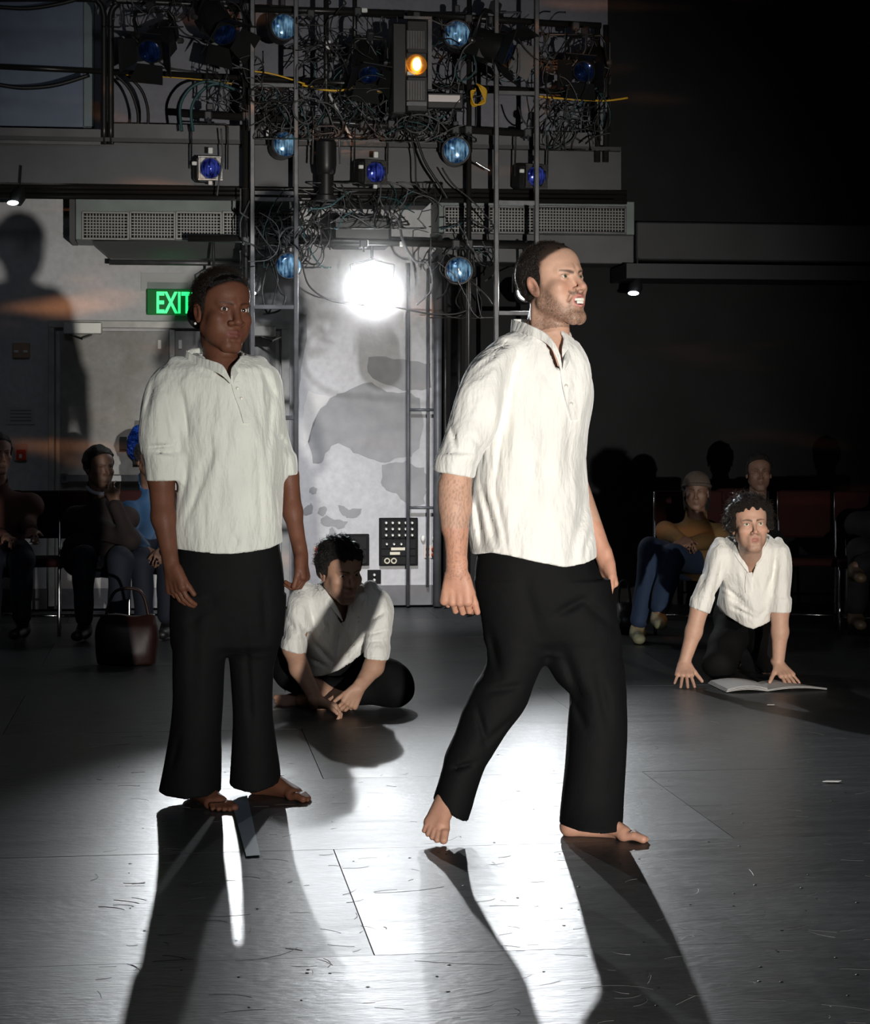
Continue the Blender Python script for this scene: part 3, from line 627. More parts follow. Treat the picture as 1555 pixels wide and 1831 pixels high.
t = thing('wall_plate', 'small dark plate with two white push buttons near the floor', 'plate', W(669, 1031, 0)); mb = MB(); wbox(mb, 657, 1019, 681, 1044, 0.012, 0.012, 0.002); mb.build('plate', M_panel, t, world=True)
for y in (1028, 1037): knob(669, y, 0.010, 0.012, t, M_tape)
for x, lb in ((571, 'left'), (769, 'right')):
    t = thing('wall_outlet', 'white outlet plate with red sockets '+('behind the sitting performer\'s head' if lb == 'left' else 'right of the knob panel'), 'outlet', W(x, 987, 0), group='outlet plates with red sockets'); mb = MB(); wbox(mb, x-11, 975, x+11, 998, 0.01, 0.01, 0.002); mb.build('plate', mat('outlet_plate', (0.62, 0.55, 0.5), 0.4), t, world=True)
    for a in (-5, 5):
        for b in (-5, 5): knob(x+a, 987+b, 0.014, 0.008, t, mat('socket_red', (0.5, 0.06, 0.015), 0.4))
mb = MB().sphere(W(756, 963, 0.02), 0.02, 8, 6, (0.8, 0.6, 1.2)); tag(mb.build('oval_fitting', M_tape, None, True), 'small white oval fitting on the wall above the right outlet', 'fitting', 'white oval fittings')
mb = MB().sphere(W(776, 963, 0.02), 0.018, 8, 6, (0.8, 0.6, 1.2)); tag(mb.build('oval_fitting', M_tape, None, True), 'small white oval fitting beside the dark vertical conduits', 'fitting', 'white oval fittings')

# vertical conduits and the dark column of the ladder bay
M_cond = mat('grey_conduit', (0.13, 0.135, 0.15), 0.45, 0.3, var=0.2, vscale=10)
for x0, y0, x1, y1, off, r, m_, lb in ((783, 452, 781, 1084, 0.10, 0.030, M_cond, 'wide grey conduit running down the wall beside the striding man'), (797, 470, 795, 1084, 0.16, 0.012, M_pipe, 'thin black conduit just right of the wide grey one'), (766, 480, 764, 1050, 0.05, 0.010, M_cond, 'thin grey conduit just left of the wide grey one'),
      (822, 500, 818, 1084, 0.12, 0.016, M_pipe, 'dark conduit left of the pair behind the striding man\'s back'), (730, 470, 729, 1084, 0.07, 0.013, M_cond, 'slim grey tube put in for a soft shadow line on the pale wall')):  # the lone slim tube stands in for a soft shadow line
    tag(MB().tube([W(x0, y0, off), W(x1, y1, off)], r, 12).build('conduit', m_, None, True), lb, 'conduit', 'vertical wall conduits')
for y in (733, 908): tag(MB().tube([W(729, y, 0.06), W(783, y, 0.06)], 0.010, 8).build('conduit_link', M_cond, None, True), ('upper' if y < 800 else 'lower')+' short horizontal conduit from the slim stand-in tube to the wide conduit', 'conduit', 'short link conduits')
# ducts with grilles
def duct(x0, x1, y0, y1, gy0, gy1, cells, label, side):
    t = thing('air_duct', label, 'duct', W((x0+x1)/2, y1, 0.3), group='grey ventilation ducts'); mb = MB(); wbox(mb, x0, y0, x1, y1, 0.42, 0.42, 0.004); mb.build('duct_box', M_duct, t, world=True)
    for a, b in cells:
        mb = MB(); wbox(mb, a, gy0, b, gy1, 0.425, 0.004); g = mb.build('grille_opening', M_void, t, world=True)
        mb = MB()
        for (p, q, r_, s_) in ((a-4, gy0-4, b+4, gy0), (a-4, gy1, b+4, gy1+4), (a-4, gy0-4, a, gy1+4), (b, gy0-4, b+4, gy1+4)): wbox(mb, p, q, r_, s_, 0.44, 0.02, 0.003)
        mb.build('grille_frame', M_rail if side else mat('pale_frame', (0.2, 0.2, 0.19), 0.4, 0.3), t, world=True)
        mb = MB(); n = int((b-a)/5.2); m_ = max(3, int((gy1-gy0)/5.2))
        for i in range(1, n): x = a+(b-a)*i/n; wbox(mb, x-0.9, gy0, x+0.9, gy1, 0.434, 0.005)
        for j in range(1, m_): y = gy0+(gy1-gy0)*j/m_; wbox(mb, a, y-0.9, b, y+0.9, 0.431, 0.005)
        mb.build('grille_mesh', MATS.get('pale_frame') or mat('pale_frame', (0.2, 0.2, 0.19), 0.4, 0.3), t, world=True)['kind'] = 'stuff'
    return t
t = duct(135, 530, 353, 431, 382, 425, ((150, 227), (235, 310), (318, 393), (401, 474), (482, 520)), 'long grey air duct with mesh grilles above the exit doors', 0)
mb = MB(); wbox(mb, 124, 350, 134, 428, 0.46, 0.46); mb.build('end_bracket', M_black, t, world=True)
mb = MB(); a = [W(165, 431, 0.42), W(500, 431, 0.42), W(480, 462, 0.25), W(198, 462, 0.25)]; b = [p-WN*0.4 for p in a]; b[2] = a[2]-WN*0.24; b[3] = a[3]-WN*0.24; mb.add(a+b, [(0, 1, 2, 3), (7, 6, 5, 4), (0, 4, 5, 1), (1, 5, 6, 2), (2, 6, 7, 3), (3, 7, 4, 0)]); mb.build('hopper', mat('hopper_grey', (0.10, 0.105, 0.105), 0.5), t, world=True)
wpb = MB(); wpipe(wpb, 195, 469, 500, 472, 0.3, 0.018); tag(wpb.build('pipe', M_rail, None, True), 'grey pipe running under the left air duct', 'pipe')
t = duct(784, 1134, 358, 418, 372, 414, ((797, 868), (876, 953), (962, 1116)), 'grey air duct with mesh grilles at the right end of the wall', 1)
mb = MB(); wbox(mb, 790, 418, 1133, 470, 0.34, 0.34, 0.005); tag(mb.build('duct_housing', mat('housing_grey', (0.075, 0.075, 0.078), 0.5, var=0.25, vscale=4)), 'dark grey housing hanging under the right air duct', 'duct')
mb = MB(); wbox(mb, 1137, 400, 1700, 468, 0.3, 0.3, 0.01); tag(mb.build('soffit', mat('soffit_dark', (0.03, 0.03, 0.033), 0.6, var=0.2, vscale=3)), 'dark boxed soffit running to the right under the gallery', 'soffit')
mb = MB(); wbox(mb, 1120, 474, 1700, 500, 0.55, 0.5); tag(mb.build('track_beam', mat('beam_black_blue', (0.008, 0.009, 0.014), 0.4)), 'black beam below the soffit on the right wall', 'beam')

# gallery: slab edge, beam, toe board, upper wall, railing
mb = MB(); wbox(mb, -60, 258, 1110, 334, 0.62, 0.62); o = mb.build('gallery_beam', mat('beam_grey', (0.055, 0.055, 0.06), 0.42, 0.15, var=0.25, vscale=3)); tag(o, 'long grey steel beam under the gallery floor', 'beam')
for y, r, lb in ((339, 0.016, 'highest'), (347, 0.014, 'middle'), (356, 0.018, 'lowest')): wpb = MB(); wpipe(wpb, -40, y-6, 1120, y+5, 0.66, r); tag(wpb.build('conduit_pipe', M_pipe, None, True), lb+' of three black pipes under the gallery beam', 'pipe', 'pipes under the gallery beam')
for x0, x1, lb in ((-60, 180, 'grey toe board of the gallery left of the rail posts'), (203, 1066, 'grey toe board of the gallery right of the rail posts')): mb = MB(); wbox(mb, x0, 229, x1, 257, 0.66, 0.015); tag(mb.build('toe_board', mat('toe_grey', (0.09, 0.085, 0.088), 0.45, var=0.3, vscale=4)), lb, 'board', 'gallery toe boards')
mb = MB(); wbox(mb, -60, 252, 1110, 259, 0.68, 0.3); tag(mb.build('gallery_edge', M_black), 'black edge strip of the gallery floor', 'edge strip')
mb = MB(); wbox(mb, -700, -1300, 783, -40, 0.0, 0.2); o = mb.build('trim_1', M_upwall); o['kind'] = 'structure'
mb = MB(); wbox(mb, -60, -60, 1086, 256, 0.02, 0.05); o = mb.build('trim_2', M_upwall); o['kind'] = 'structure'
for x0, x1, c_, lb in ((0, 148, (0.12, 0.16, 0.24), 'tall bluish panel on the upper wall at the far left'), (150, 168, (0.15, 0.2, 0.22), 'narrow grey green strip on the upper wall beside the bluish panel')):
    mb = MB(); wbox(mb, x0, -40, x1, 226, 0.06, 0.03); tag(mb.build('wall_panel', mat('panel_'+str(x1), c_, 0.5, var=0.1)), lb, 'panel')
wpb = MB()
def railing(pts, r, name, lb, g=None, m_=M_pipe):
    b = MB().tube(spline(pts, 5), r, 10); return tag(b.build(name, m_, None, True), lb, 'railing', g)
railing([W(-30, -2, 0.66), W(150, -2, 0.66), W(176, 4, 0.66), W(185, 24, 0.66), W(186, 60, 0.66), W(186, 258, 0.66)], 0.022, 'gallery_railing', 'rounded black rail end left of the gap on the gallery', 'gallery railings')
railing([W(1074, 46, 0.66), W(640, 24, 0.66), W(240, 2, 0.66), W(210, 8, 0.66), W(199, 24, 0.66), W(198, 60, 0.66), W(198, 258, 0.66)], 0.022, 'gallery_railing', 'rounded black rail end right of the gap on the gallery', 'gallery railings')
for x0, y0, x1, y1, lb in ((-30, 118, 186, 128, 'middle rail of the gallery left of the gap'), (200, 129, 1080, 168, 'middle rail of the gallery running behind the lamps')): wpb = MB(); wpipe(wpb, x0, y0, x1, y1, 0.66, 0.019); tag(wpb.build('mid_rail', M_pipe, None, True), lb, 'railing', 'gallery middle rails')
for x, lb in ((1068, 'left post of the pair at the right end of the gallery'), (1083, 'right post of the pair at the right end of the gallery')): wpb = MB(); wpipe(wpb, x, 45, x, 290, 0.66, 0.02); tag(wpb.build('rail_post', M_pipe, None, True), lb, 'post', 'gallery end posts')
# ---------------------------------------------------------------- lighting rig in front of the gallery
def rp(name, x0, y0, x1, y1, off, r, label, group, m=M_pipe): return tag(MB().tube([W(x0, y0, off), W(x1, y1, off)], r, 12).build(name, m, None, True), label, 'pipe', group)
rp('rig_pipe', 322, 203, 945, 239, 0.80, 0.024, 'long horizontal rig pipe level with the gallery toe board', 'horizontal rig pipes')
rp('rig_pipe', 336, 426, 1008, 441, 0.80, 0.024, 'lowest horizontal rig pipe carrying the bright lantern', 'horizontal rig pipes')
rp('rig_pipe', 410, 15, 722, 24, 0.80, 0.022, 'left half of the topmost rig pipe', 'horizontal rig pipes')
rp('rig_pipe', 728, 24, 1015, 44, 0.80, 0.022, 'right half of the topmost rig pipe', 'horizontal rig pipes')
rp('rig_pipe', 540, 146, 690, 151, 0.80, 0.018, 'short rig pipe at mid height behind the tall flood lamp', 'horizontal rig pipes')
rp('rig_upright', 440, -60, 439, 1102, 0.80, 0.026, 'thick black upright pipe beside the left ladder', 'upright rig pipes')
rp('rig_upright', 583, -60, 583, 262, 0.80, 0.018, 'black upright pipe right of the left ladder, ending at gallery level', 'upright rig pipes')
rp('rig_upright', 839, -60, 836, 1100, 0.80, 0.018, 'black upright pipe through the right column of round blue lamps', 'upright rig pipes')
rp('rig_upright', 634, -60, 634, 120, 0.80, 0.016, 'short black upright pipe left of the tall flood lamp', 'upright rig pipes')
def ladder(x0, x1, rungs, label):
    t = thing('truss_ladder', label, 'ladder', W((x0+x1)/2, 1105, 0.9)*1.0, group='tall grey rig ladders'); t.location.z = 0
    for x in (x0, x1):
        a = W(x, 0, 0.92); mb = MB(); mb.box((a.x, a.y, 2.35), (0.030, 0.045, 4.7), WROT, 0.004); mb.build('rail', M_rail, t, world=True)
    for y in rungs: mb = MB(); wbox(mb, x0, y-4, x1, y+4, 0.93, 0.02, 0.003); mb.build('rung', M_rail, t, world=True)
ladder(451, 529, (152, 345, 356, 549, 747), 'grey rig ladder standing between the woman and the bright lantern')
ladder(887, 959, (166, 362, 560), 'grey rig ladder rising behind the head of the striding man')
# blue dichroic lens, reflected light painted in as pale wavy streaks
def lens_mat(name, deep, pale, wsc=26.0, es=0.0):
    m = mat(name, deep, 0.12, 0.55, 0.8); nt = m.node_tree; b = nt.nodes['Principled BSDF']; L = nt.links; tc = nt.nodes.new('ShaderNodeTexCoord')
    mp = nt.nodes.new('ShaderNodeMapping'); mp.inputs['Scale'].default_value = (1.0, 1.0, 0.16); L.new(tc.outputs['Object'], mp.inputs[0])
    n = nt.nodes.new('ShaderNodeTexNoise'); n.inputs['Scale'].default_value = 70; n.inputs['Detail'].default_value = 3; L.new(mp.outputs[0], n.inputs[0])
    n2 = nt.nodes.new('ShaderNodeTexNoise'); n2.inputs['Scale'].default_value = 13; L.new(tc.outputs['Object'], n2.inputs[0])
    ad = nt.nodes.new('ShaderNodeMath'); ad.operation = 'MULTIPLY'; L.new(n.outputs[0], ad.inputs[0]); L.new(n2.outputs[0], ad.inputs[1])
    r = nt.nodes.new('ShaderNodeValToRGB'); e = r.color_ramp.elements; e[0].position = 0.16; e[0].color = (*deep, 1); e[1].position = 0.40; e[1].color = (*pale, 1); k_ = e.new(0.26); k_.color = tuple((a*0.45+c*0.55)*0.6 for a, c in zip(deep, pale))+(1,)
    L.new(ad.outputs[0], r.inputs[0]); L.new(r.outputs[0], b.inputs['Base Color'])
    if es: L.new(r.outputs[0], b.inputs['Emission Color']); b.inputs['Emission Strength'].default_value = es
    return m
M_lens = lens_mat('blue_streaked_lens', (0.004, 0.03, 0.10), (0.35, 0.68, 1.0), es=0.30)      # reflection of the front light, painted as colour and faint emission
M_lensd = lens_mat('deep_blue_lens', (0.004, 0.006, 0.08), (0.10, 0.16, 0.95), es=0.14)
M_can = mat('black_lamp_housing', (0.018, 0.018, 0.018), 0.4, 0.2); M_frame_s = mat('worn_silver_frame', (0.14, 0.135, 0.13), 0.35, 0.7, var=0.3, vscale=40)
def yoke(mb, w, top, r=0.008, y=0.06): mb.tube([(-w, y, 0), (-w, y, top*0.75), (-w*0.8, y, top), (w*0.8, y, top), (w, y, top*0.75), (w, y, 0)], r, 6)
def par():
    t = thing('stage_lamp', 'x', 'lamp')
    MB().lathe([(0.086, -0.02), (0.092, -0.02), (0.092, 0.04), (0.085, 0.06), (0.085, 0.16), (0.06, 0.24), (0.04, 0.27)], (0, 0, 0), (0, 1, 0), 24).build('housing', M_can, t, 'auto')
    MB().lathe([(0.0815, -0.024), (0.077, -0.031), (0.05, -0.040), (0.0, -0.044)], (0, 0, 0), (0, 1, 0), 24).build('lens', M_lens, t, 'auto')
    b = MB(); b.tube([(0.084*math.cos(a*math.pi/12), -0.024, 0.084*math.sin(a*math.pi/12)) for a in range(24)], 0.004, 6, closed=True); b.build('lens_ring', M_dark, t, True)
    b = MB(); yoke(b, 0.10, 0.15); b.build('yoke', M_can, t, True)
    b = MB().box((0, 0.06, 0.175), (0.035, 0.05, 0.05), None, 0.006); b.build('clamp', M_dark, t)
    return t
def par_at(t, x, y, off, label, sc=1.0, rz=0.0, rx=0.0):
    t.location = W(x, y, off); t.rotation_euler = (rx, 0, WA+rz); t.scale = (sc,)*3; t['label'] = label; t['group'] = 'round blue stage lamps'
p0 = par(); first = True
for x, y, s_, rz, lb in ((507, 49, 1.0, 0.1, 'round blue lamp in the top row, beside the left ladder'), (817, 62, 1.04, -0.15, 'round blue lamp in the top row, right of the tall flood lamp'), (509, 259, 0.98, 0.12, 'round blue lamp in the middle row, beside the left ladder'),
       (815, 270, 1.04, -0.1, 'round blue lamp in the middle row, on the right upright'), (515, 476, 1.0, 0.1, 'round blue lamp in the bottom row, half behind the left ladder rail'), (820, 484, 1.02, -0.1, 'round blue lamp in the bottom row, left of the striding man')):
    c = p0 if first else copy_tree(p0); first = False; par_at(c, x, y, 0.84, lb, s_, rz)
def fresnel():
    t = thing('stage_lamp', 'x', 'lamp')
    MB().box((-0.03, 0.10, 0.0), (0.15, 0.16, 0.17), None, 0.02).lathe([(0.072, 0.0), (0.072, 0.05)], (0, 0, 0), (0, 1, 0), 20).build('housing', M_can, t)
    b = MB(); b.box((0, -0.01, 0.074), (0.165, 0.012, 0.012), None, 0.002).box((0, -0.01, -0.074), (0.165, 0.012, 0.012), None, 0.002).box((0.074, -0.01, 0), (0.012, 0.012, 0.14), None, 0.002).box((-0.074, -0.01, 0), (0.012, 0.012, 0.14), None, 0.002); 
    for sx in (-1, 1):
        for sz in (-1, 1): b.add([(sx*0.07, -0.012, sz*0.07), (sx*0.07, -0.012, sz*0.03), (sx*0.03, -0.012, sz*0.07), (sx*0.07, -0.008, sz*0.07), (sx*0.07, -0.008, sz*0.03), (sx*0.03, -0.008, sz*0.07)], [(0, 1, 2), (5, 4, 3), (0, 3, 4, 1), (1, 4, 5, 2), (2, 5, 3, 0)])
    b.build('gel_frame', M_frame_s, t)
    MB().lathe([(0.066, 0.0), (0.063, -0.012), (0.04, -0.026), (0, -0.032)], (0, 0, 0), (0, 1, 0), 20).build('lens', M_lensd, t, 'auto')
    b = MB(); b.tube([(-0.12, 0.08, 0), (-0.12, 0.08, 0.28), (-0.105, 0.08, 0.30), (0.105, 0.08, 0.30), (0.12, 0.08, 0.28), (0.12, 0.08, 0)], 0.006, 6); b.build('yoke', M_can, t, True)
    [MB().box(c_, s_, None, 0.003).build('tape_tag', M_tape, t) for c_, s_ in (((0, 0.0, 0.115), (0.03, 0.02, 0.04)), ((-0.105, 0.0, 0.03), (0.032, 0.02, 0.024)), ((0, 0.0, -0.095), (0.026, 0.02, 0.026)))]
    b = MB().tube([(0, 0.08, 0.30), (0, 0.08, 0.40)], 0.012, 8).box((0, 0.08, 0.41), (0.05, 0.05, 0.05), None, 0.008); b.build('clamp', M_dark, t)
    return t
f0 = fresnel(); first = True
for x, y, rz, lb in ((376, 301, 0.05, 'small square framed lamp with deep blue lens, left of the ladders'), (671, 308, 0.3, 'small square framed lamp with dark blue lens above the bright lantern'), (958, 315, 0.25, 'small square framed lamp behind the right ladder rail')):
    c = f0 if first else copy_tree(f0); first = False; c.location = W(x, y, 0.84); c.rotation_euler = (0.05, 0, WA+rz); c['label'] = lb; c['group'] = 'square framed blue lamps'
def barn():
    """black spotlight with four flaps, pointing down towards the stage"""
    t = thing('stage_lamp', 'x', 'lamp')
    MB().lathe([(0.03, 0.36), (0.075, 0.34), (0.09, 0.24), (0.09, 0.05), (0.075, 0.0)], (0, 0, 0), (0, 1, 0), 18).box((0, 0.18, -0.02), (0.17, 0.16, 0.17), None, 0.03).build('housing', M_can, t, 'auto')
    MB().lathe([(0.068, -0.002), (0.05, -0.012), (0, -0.018)], (0, 0, 0), (0, 1, 0), 18).build('lens', lens_mat('dim_blue_lens', (0.003, 0.008, 0.03), (0.015, 0.05, 0.2), es=0.05), t, 'auto')  # faint lens glint painted as weak emission
    for a in range(4):
        R = Matrix.Rotation(a*math.pi/2+0.15, 3, 'Y'); pts = [(-0.075, -0.005, 0.08), (0.075, -0.005, 0.08), (0.105, -0.11, 0.155), (-0.105, -0.11, 0.155)]
        MB().slab([R @ Vector(p) for p in pts], R @ Vector((0, 0.003, 0.004))).build('barn_door', M_can, t)
    b = MB(); yoke(b, 0.125, 0.19, 0.011, 0.16); b.build('yoke', M_can, t, True)
    MB().box((0, 0.16, 0.22), (0.05, 0.06, 0.07), None, 0.008).build('clamp', M_dark, t)
    for s_ in (-1, 1): MB().lathe([(0.018, 0), (0.018, 0.03), (0.01, 0.035)], (s_*0.125, 0.16, 0), (s_, 0, 0), 10).build('tilt_knob', M_frame_s, t)
    return t
b0 = barn(); first = True
for x, y, rx, rz, s_, lb in ((268, 92, 0.55, -0.35, 1.1, 'black spotlight with spread flaps at the upper left, clear of the ladders'), (402, 62, 0.75, 0.5, 1.1, 'black spotlight tucked against the thick upright near the top'), (660, 134, 0.75, 0.1, 0.95, 'black spotlight with small blue glint left of the tall flood lamp'),
       (1044, 128, 0.5, -0.45, 1.0, 'black spotlight with a blue glint at the right end of the gallery'), (905, 92, 0.35, 0.9, 1.15, 'black spotlight turned sideways behind the right ladder')):
    c = b0 if first else copy_tree(b0); first = False; c.location = W(x, y, 0.95); c.rotation_euler = (rx, 0, WA+rz); c.scale = (s_,)*3; c['label'] = lb; c['group'] = 'black spotlights on the top pipes'
# tall flood lamp with the amber bulb
t = thing('flood_lamp', 'tall black flood lamp with a glowing amber bulb', 'lamp', W(738, 30, 0.95)); mb = MB(); wbox(mb, 701, 40, 727, 203, 1.08, 0.26, 0.01); wbox(mb, 727, 36, 765, 200, 1.02, 0.2, 0.008); mb.build('housing', M_can, t, world=True)
M_flood = mat('lamp_panel_grey', (0.10, 0.09, 0.085), 0.45, 0.2, var=0.3, vscale=20)
for y0, y1 in ((54, 88), (143, 180)):
    mb = MB(); wbox(mb, 725, y0, 760, y1, 1.035, 0.02, 0.004); q = mb.build('louvre_panel', M_flood, t, world=True)
    for k_ in range(7): mb = MB(); wbox(mb, 727+k_*4.7, y0+2, 729+k_*4.7, y1-2, 1.042, 0.01); mb.build('louvre', M_dark, q, world=True)
mb = MB(); wbox(mb, 726, 94, 763, 138, 1.045, 0.02, 0.01); mb.build('lamp_door', M_black, t, world=True)
MB().lathe([(0.072, 0), (0.066, 0.014), (0.055, 0.008), (0.0, 0.004)], W(744, 116, 1.05), WN, 22).build('reflector', mat('amber_reflector', (0.5, 0.25, 0.06), 0.25, 0.9, emit=(0.35, 0.12, 0.015), estr=0.35), t, 'auto', world=True)
mb = MB().sphere(W(745, 115, 1.07), 0.034, 14, 10, (0.85, 0.6, 1.25)); mb.build('bulb', mat('amber_bulb', (1, 0.7, 0.3), 0.4, emit=(1.0, 0.52, 0.16), estr=6), t, True, world=True)
mb = MB(); wbox(mb, 728, 128, 742, 134, 1.06, 0.01); mb.build('tape_tag', M_tape, t, world=True); mb = MB(); wbox(mb, 722, 29, 772, 34, 1.0, 0.05); wbox(mb, 765, 32, 772, 160, 0.98, 0.03); wbox(mb, 727, 182, 763, 189, 1.04, 0.02); mb.build('bracket', M_rail, t, world=True)
t = thing('dimmer_box', 'black box with a long white label beside the tall flood lamp', 'box', W(796, 190, 0.9)); mb = MB(); wbox(mb, 764, 166, 828, 194, 0.98, 0.12, 0.006); mb.build('case', M_black, t, world=True); mb = MB(); wbox(mb, 766, 170, 822, 182, 0.985, 0.006); mb.build('label_tape', mat('long_label', (0.8, 0.72, 0.7), 0.6, emit=(0.8, 0.7, 0.66), estr=0.0), t, world=True)
# hanging profile spot pointing straight down
t = thing('profile_spotlight', 'long black profile spotlight hanging straight down in the middle', 'lamp', W(583, 250, 0.85)); p_ = W(583, 250, 0.95)
MB().lathe([(0.05, 0), (0.068, -0.02), (0.068, -0.16), (0.06, -0.22), (0.050, -0.23), (0.050, -0.36), (0.07, -0.37), (0.07, -0.40)], p_, (0, 0, 1), 20).build('barrel', M_can, t, 'auto', world=True)
for k_ in range(5): MB().box(p_+Vector((-0.04+0.02*k_, -0.06, 0.005)), (0.008, 0.01, 0.014), None, 0.002).build('cooling_fin', M_rail, t, world=True)
mb = MB().tube([p_+Vector(q) for q in ((-0.09, 0, -0.16), (-0.085, 0, 0.06), (-0.05, 0, 0.09), (0.05, 0, 0.09), (0.085, 0, 0.06), (0.09, 0, -0.16))], 0.007, 6); mb.build('yoke', M_rail, t, True, world=True)
# clamps, tags and ties on the rig
CLAMPS = ('left of the tall flood lamp', 'between the left ladder and the short upright', 'beside the right ladder', 'at its right end', 'on the thick black upright', 'on the thick black upright', 'on the right upright', 'on the right upright', 'on the short upright', 'on the thick black upright', 'on the right upright', 'above the left round blue lamp', 'above the left round blue lamp', 'above the right round blue lamp', 'above the right round blue lamp', 'above the tall flood lamp', 'above the small square left lamp', 'above the dark blue middle lamp', 'above the bright lantern', 'at its right end', 'below the tall flood lamp')
for x, y, w_, h_, lb in ((650, 18, 14, 8, 'white tape tag on the topmost pipe'), (652, 434, 14, 10, 'white tape tag on the lowest pipe above the bright lantern'), (718, 436, 6, 9, 'small pale clip on the lowest pipe right of the lantern'), (587, 80, 9, 16, 'white cloth tie hanging on the short upright'), (478, 238, 5, 11, 'tiny white tag beside the middle left lamp'), (446, 205, 8, 6, 'tiny pale arrow tag on the thick upright')):
    mb = MB(); wbox(mb, x-w_/2, y-h_/2, x+w_/2, y+h_/2, 0.84, 0.02, 0.004); tag(mb.build('tape_tag', M_tape), lb, 'tag', 'white tags on the rig')
for q_, (x, y) in enumerate(((640, 20), (556, 24), (880, 36), (1030, 46), (440, 12), (440, 207), (838, 33), (838, 232), (583, 215), (440, 430), (839, 436), (512, 208), (512, 428), (815, 232), (816, 436), (745, 28), (372, 206), (650, 222), (650, 436), (944, 237), (700, 222))):
    mb = MB(); wbox(mb, x-7, y-8, x+7, y+8, 0.85, 0.09, 0.008); mb.tube([W(x, y+4, 0.86), W(x, y+15, 0.86)], 0.006, 6); tag(mb.build('pipe_clamp', M_dark), 'dark steel clamp on the %s rig pipe, %s' % ('topmost' if y < 60 else ('middle' if y < 300 else 'lowest'), CLAMPS[q_]), 'clamp', 'dark steel pipe clamps')
# the three lit lanterns, lenses towards the audience
M_hot = mat('lit_lamp_lens', (1, 1, 1), 0.3, emit=(0.95, 0.98, 1.0), estr=120)
for (x, y, d_, pw_), lb, r_ in zip(BACK, ('lit lantern shining from behind the woman\'s head', 'brilliant white lantern hanging in the middle of the back wall', 'lit lantern shining from behind the striding man\'s ear'), (0.035, 0.118, 0.06)):
    c = P(x, y, d_); t = thing('lit_lantern', lb, 'lamp', c, 0, 'lit lanterns facing the audience')
    MB().lathe([(r_+0.012, -0.10), (r_+0.014, 0.16), (r_*0.7, 0.24)], (0, 0, 0), (0, 1, 0), 22).build('housing', M_can, t, 'auto')
    MB().lathe([(r_, -0.102), (r_*0.6, -0.112), (0, -0.116)], (0, 0, 0), (0, 1, 0), 22).build('lens', M_hot, t, 'auto')
    b = MB(); b.tube([(-r_-0.03, 0, 0), (-r_-0.03, 0, r_+0.06), (0, 0, r_+0.10), (r_+0.03, 0, r_+0.06), (r_+0.03, 0, 0)], 0.006, 6).tube([(0, 0, r_+0.10), (0, -0.03, 0.345)], 0.01, 8); b.build('yoke', M_dark, t, True)
for (x, y, d_, lb) in ((451, 524, 0.78, 'small bright lamp peeking out beside the woman\'s forehead'), (28, 363, 0.75, 'small clip lamp lit at the far left under the gallery'), (1133, 524, 0.5, 'small lit lamp on the right wall beside the striding man')):  # the bulb by the woman's head is added for a bright glint
    c = W(x, y, d_); t = thing('clip_lamp', lb, 'lamp', c, 0, 'small clip lamps'); MB().lathe([(0.04, 0), (0.05, 0.05), (0.02, 0.12)], (0, 0, 0), (0.3, 0.3, 0.9), 14).build('shade', M_black, t, 'auto')  # also builds the bulb added for the glint by the woman
    MB().sphere((-0.008, -0.05, -0.005), 0.02, 10, 8, (1.9, 1, 0.8)).build('bulb', mat('cool_bulb', (1, 1, 1), 0.4, emit=(0.75, 0.92, 1.0), estr=6), t, True); MB().tube([(0.02, 0.03, 0.1), (0.03, 0.03, 0.25)], 0.006, 6).build('stem', M_black, t)
# hanging speaker boxes and dark bodies behind the rig
for x0, y0, x1, y1, off, lb in ((595, 385, 700, 440, 0.7, 'dark wedge shaped housing under the gallery above the bright lantern'), (560, 345, 770, 366, 0.6, 'long dark tray of cables under the gallery beam')):
    mb = MB(); wbox(mb, x0, y0, x1, y1, off, 0.3, 0.02); tag(mb.build('equipment_housing', mat('housing_black', (0.02, 0.024, 0.024), 0.4)), lb, 'housing')
# cables
def cable(pts, r, m, label, off=0.88, name='cable', g=None):
    return tag(MB().tube(spline([W(p[0], p[1], p[2] if len(p) > 2 else off) for p in pts], 6), r, 6).build(name, m, None, True), label, 'cable', g)
M_yel = mat('yellow_cable', (0.75, 0.42, 0.02), 0.4); M_teal = mat('teal_cable', (0.02, 0.07, 0.075), 0.5); M_wcab = mat('white_cable', (0.6, 0.58, 0.56), 0.5); M_gcab = mat('grey_cable', (0.09, 0.09, 0.095), 0.45)
cable([(450, 127), (490, 133), (545, 150)], 0.006, M_yel, 'yellow cable tied along the middle rail left of the short pipe'); cable([(225, 134, .7), (300, 138, .72), (375, 144, .72), (415, 150, .72)], 0.004, M_yel, 'thin yellow cable along the middle rail left of the ladders')
cable([(540, 152), (575, 160), (605, 162), (632, 157)], 0.008, M_yel, 'thick orange cable slung beside the middle black spotlight'); cable([(664, 160), (684, 165), (702, 172)], 0.008, M_yel, 'short orange cable running into the tall flood lamp')
cable([(957, 172), (1000, 176), (1050, 179), (1085, 180), (1122, 175)], 0.007, M_yel, 'yellow cable along the right end of the middle rail')
t = thing('coiled_cable', 'coil of yellow cable hanging on the right upright pipe', 'cable', W(855, 195, 0.88))
for k_ in range(5): MB().tube(spline([W(*p, 0.88+0.008*k_) for p in ((852+k_, 150+k_), (868-k_, 160+k_*3), (866, 176+k_*2), (848, 190-k_), (842, 180-k_*4), (850, 158+k_))], 6), 0.006, 6).build('turn', M_yel, t, True, world=True)
cable([(588, 168), (602, 195), (614, 220), (628, 248)], 0.009, M_wcab, 'white rod slanting down below the middle rail')
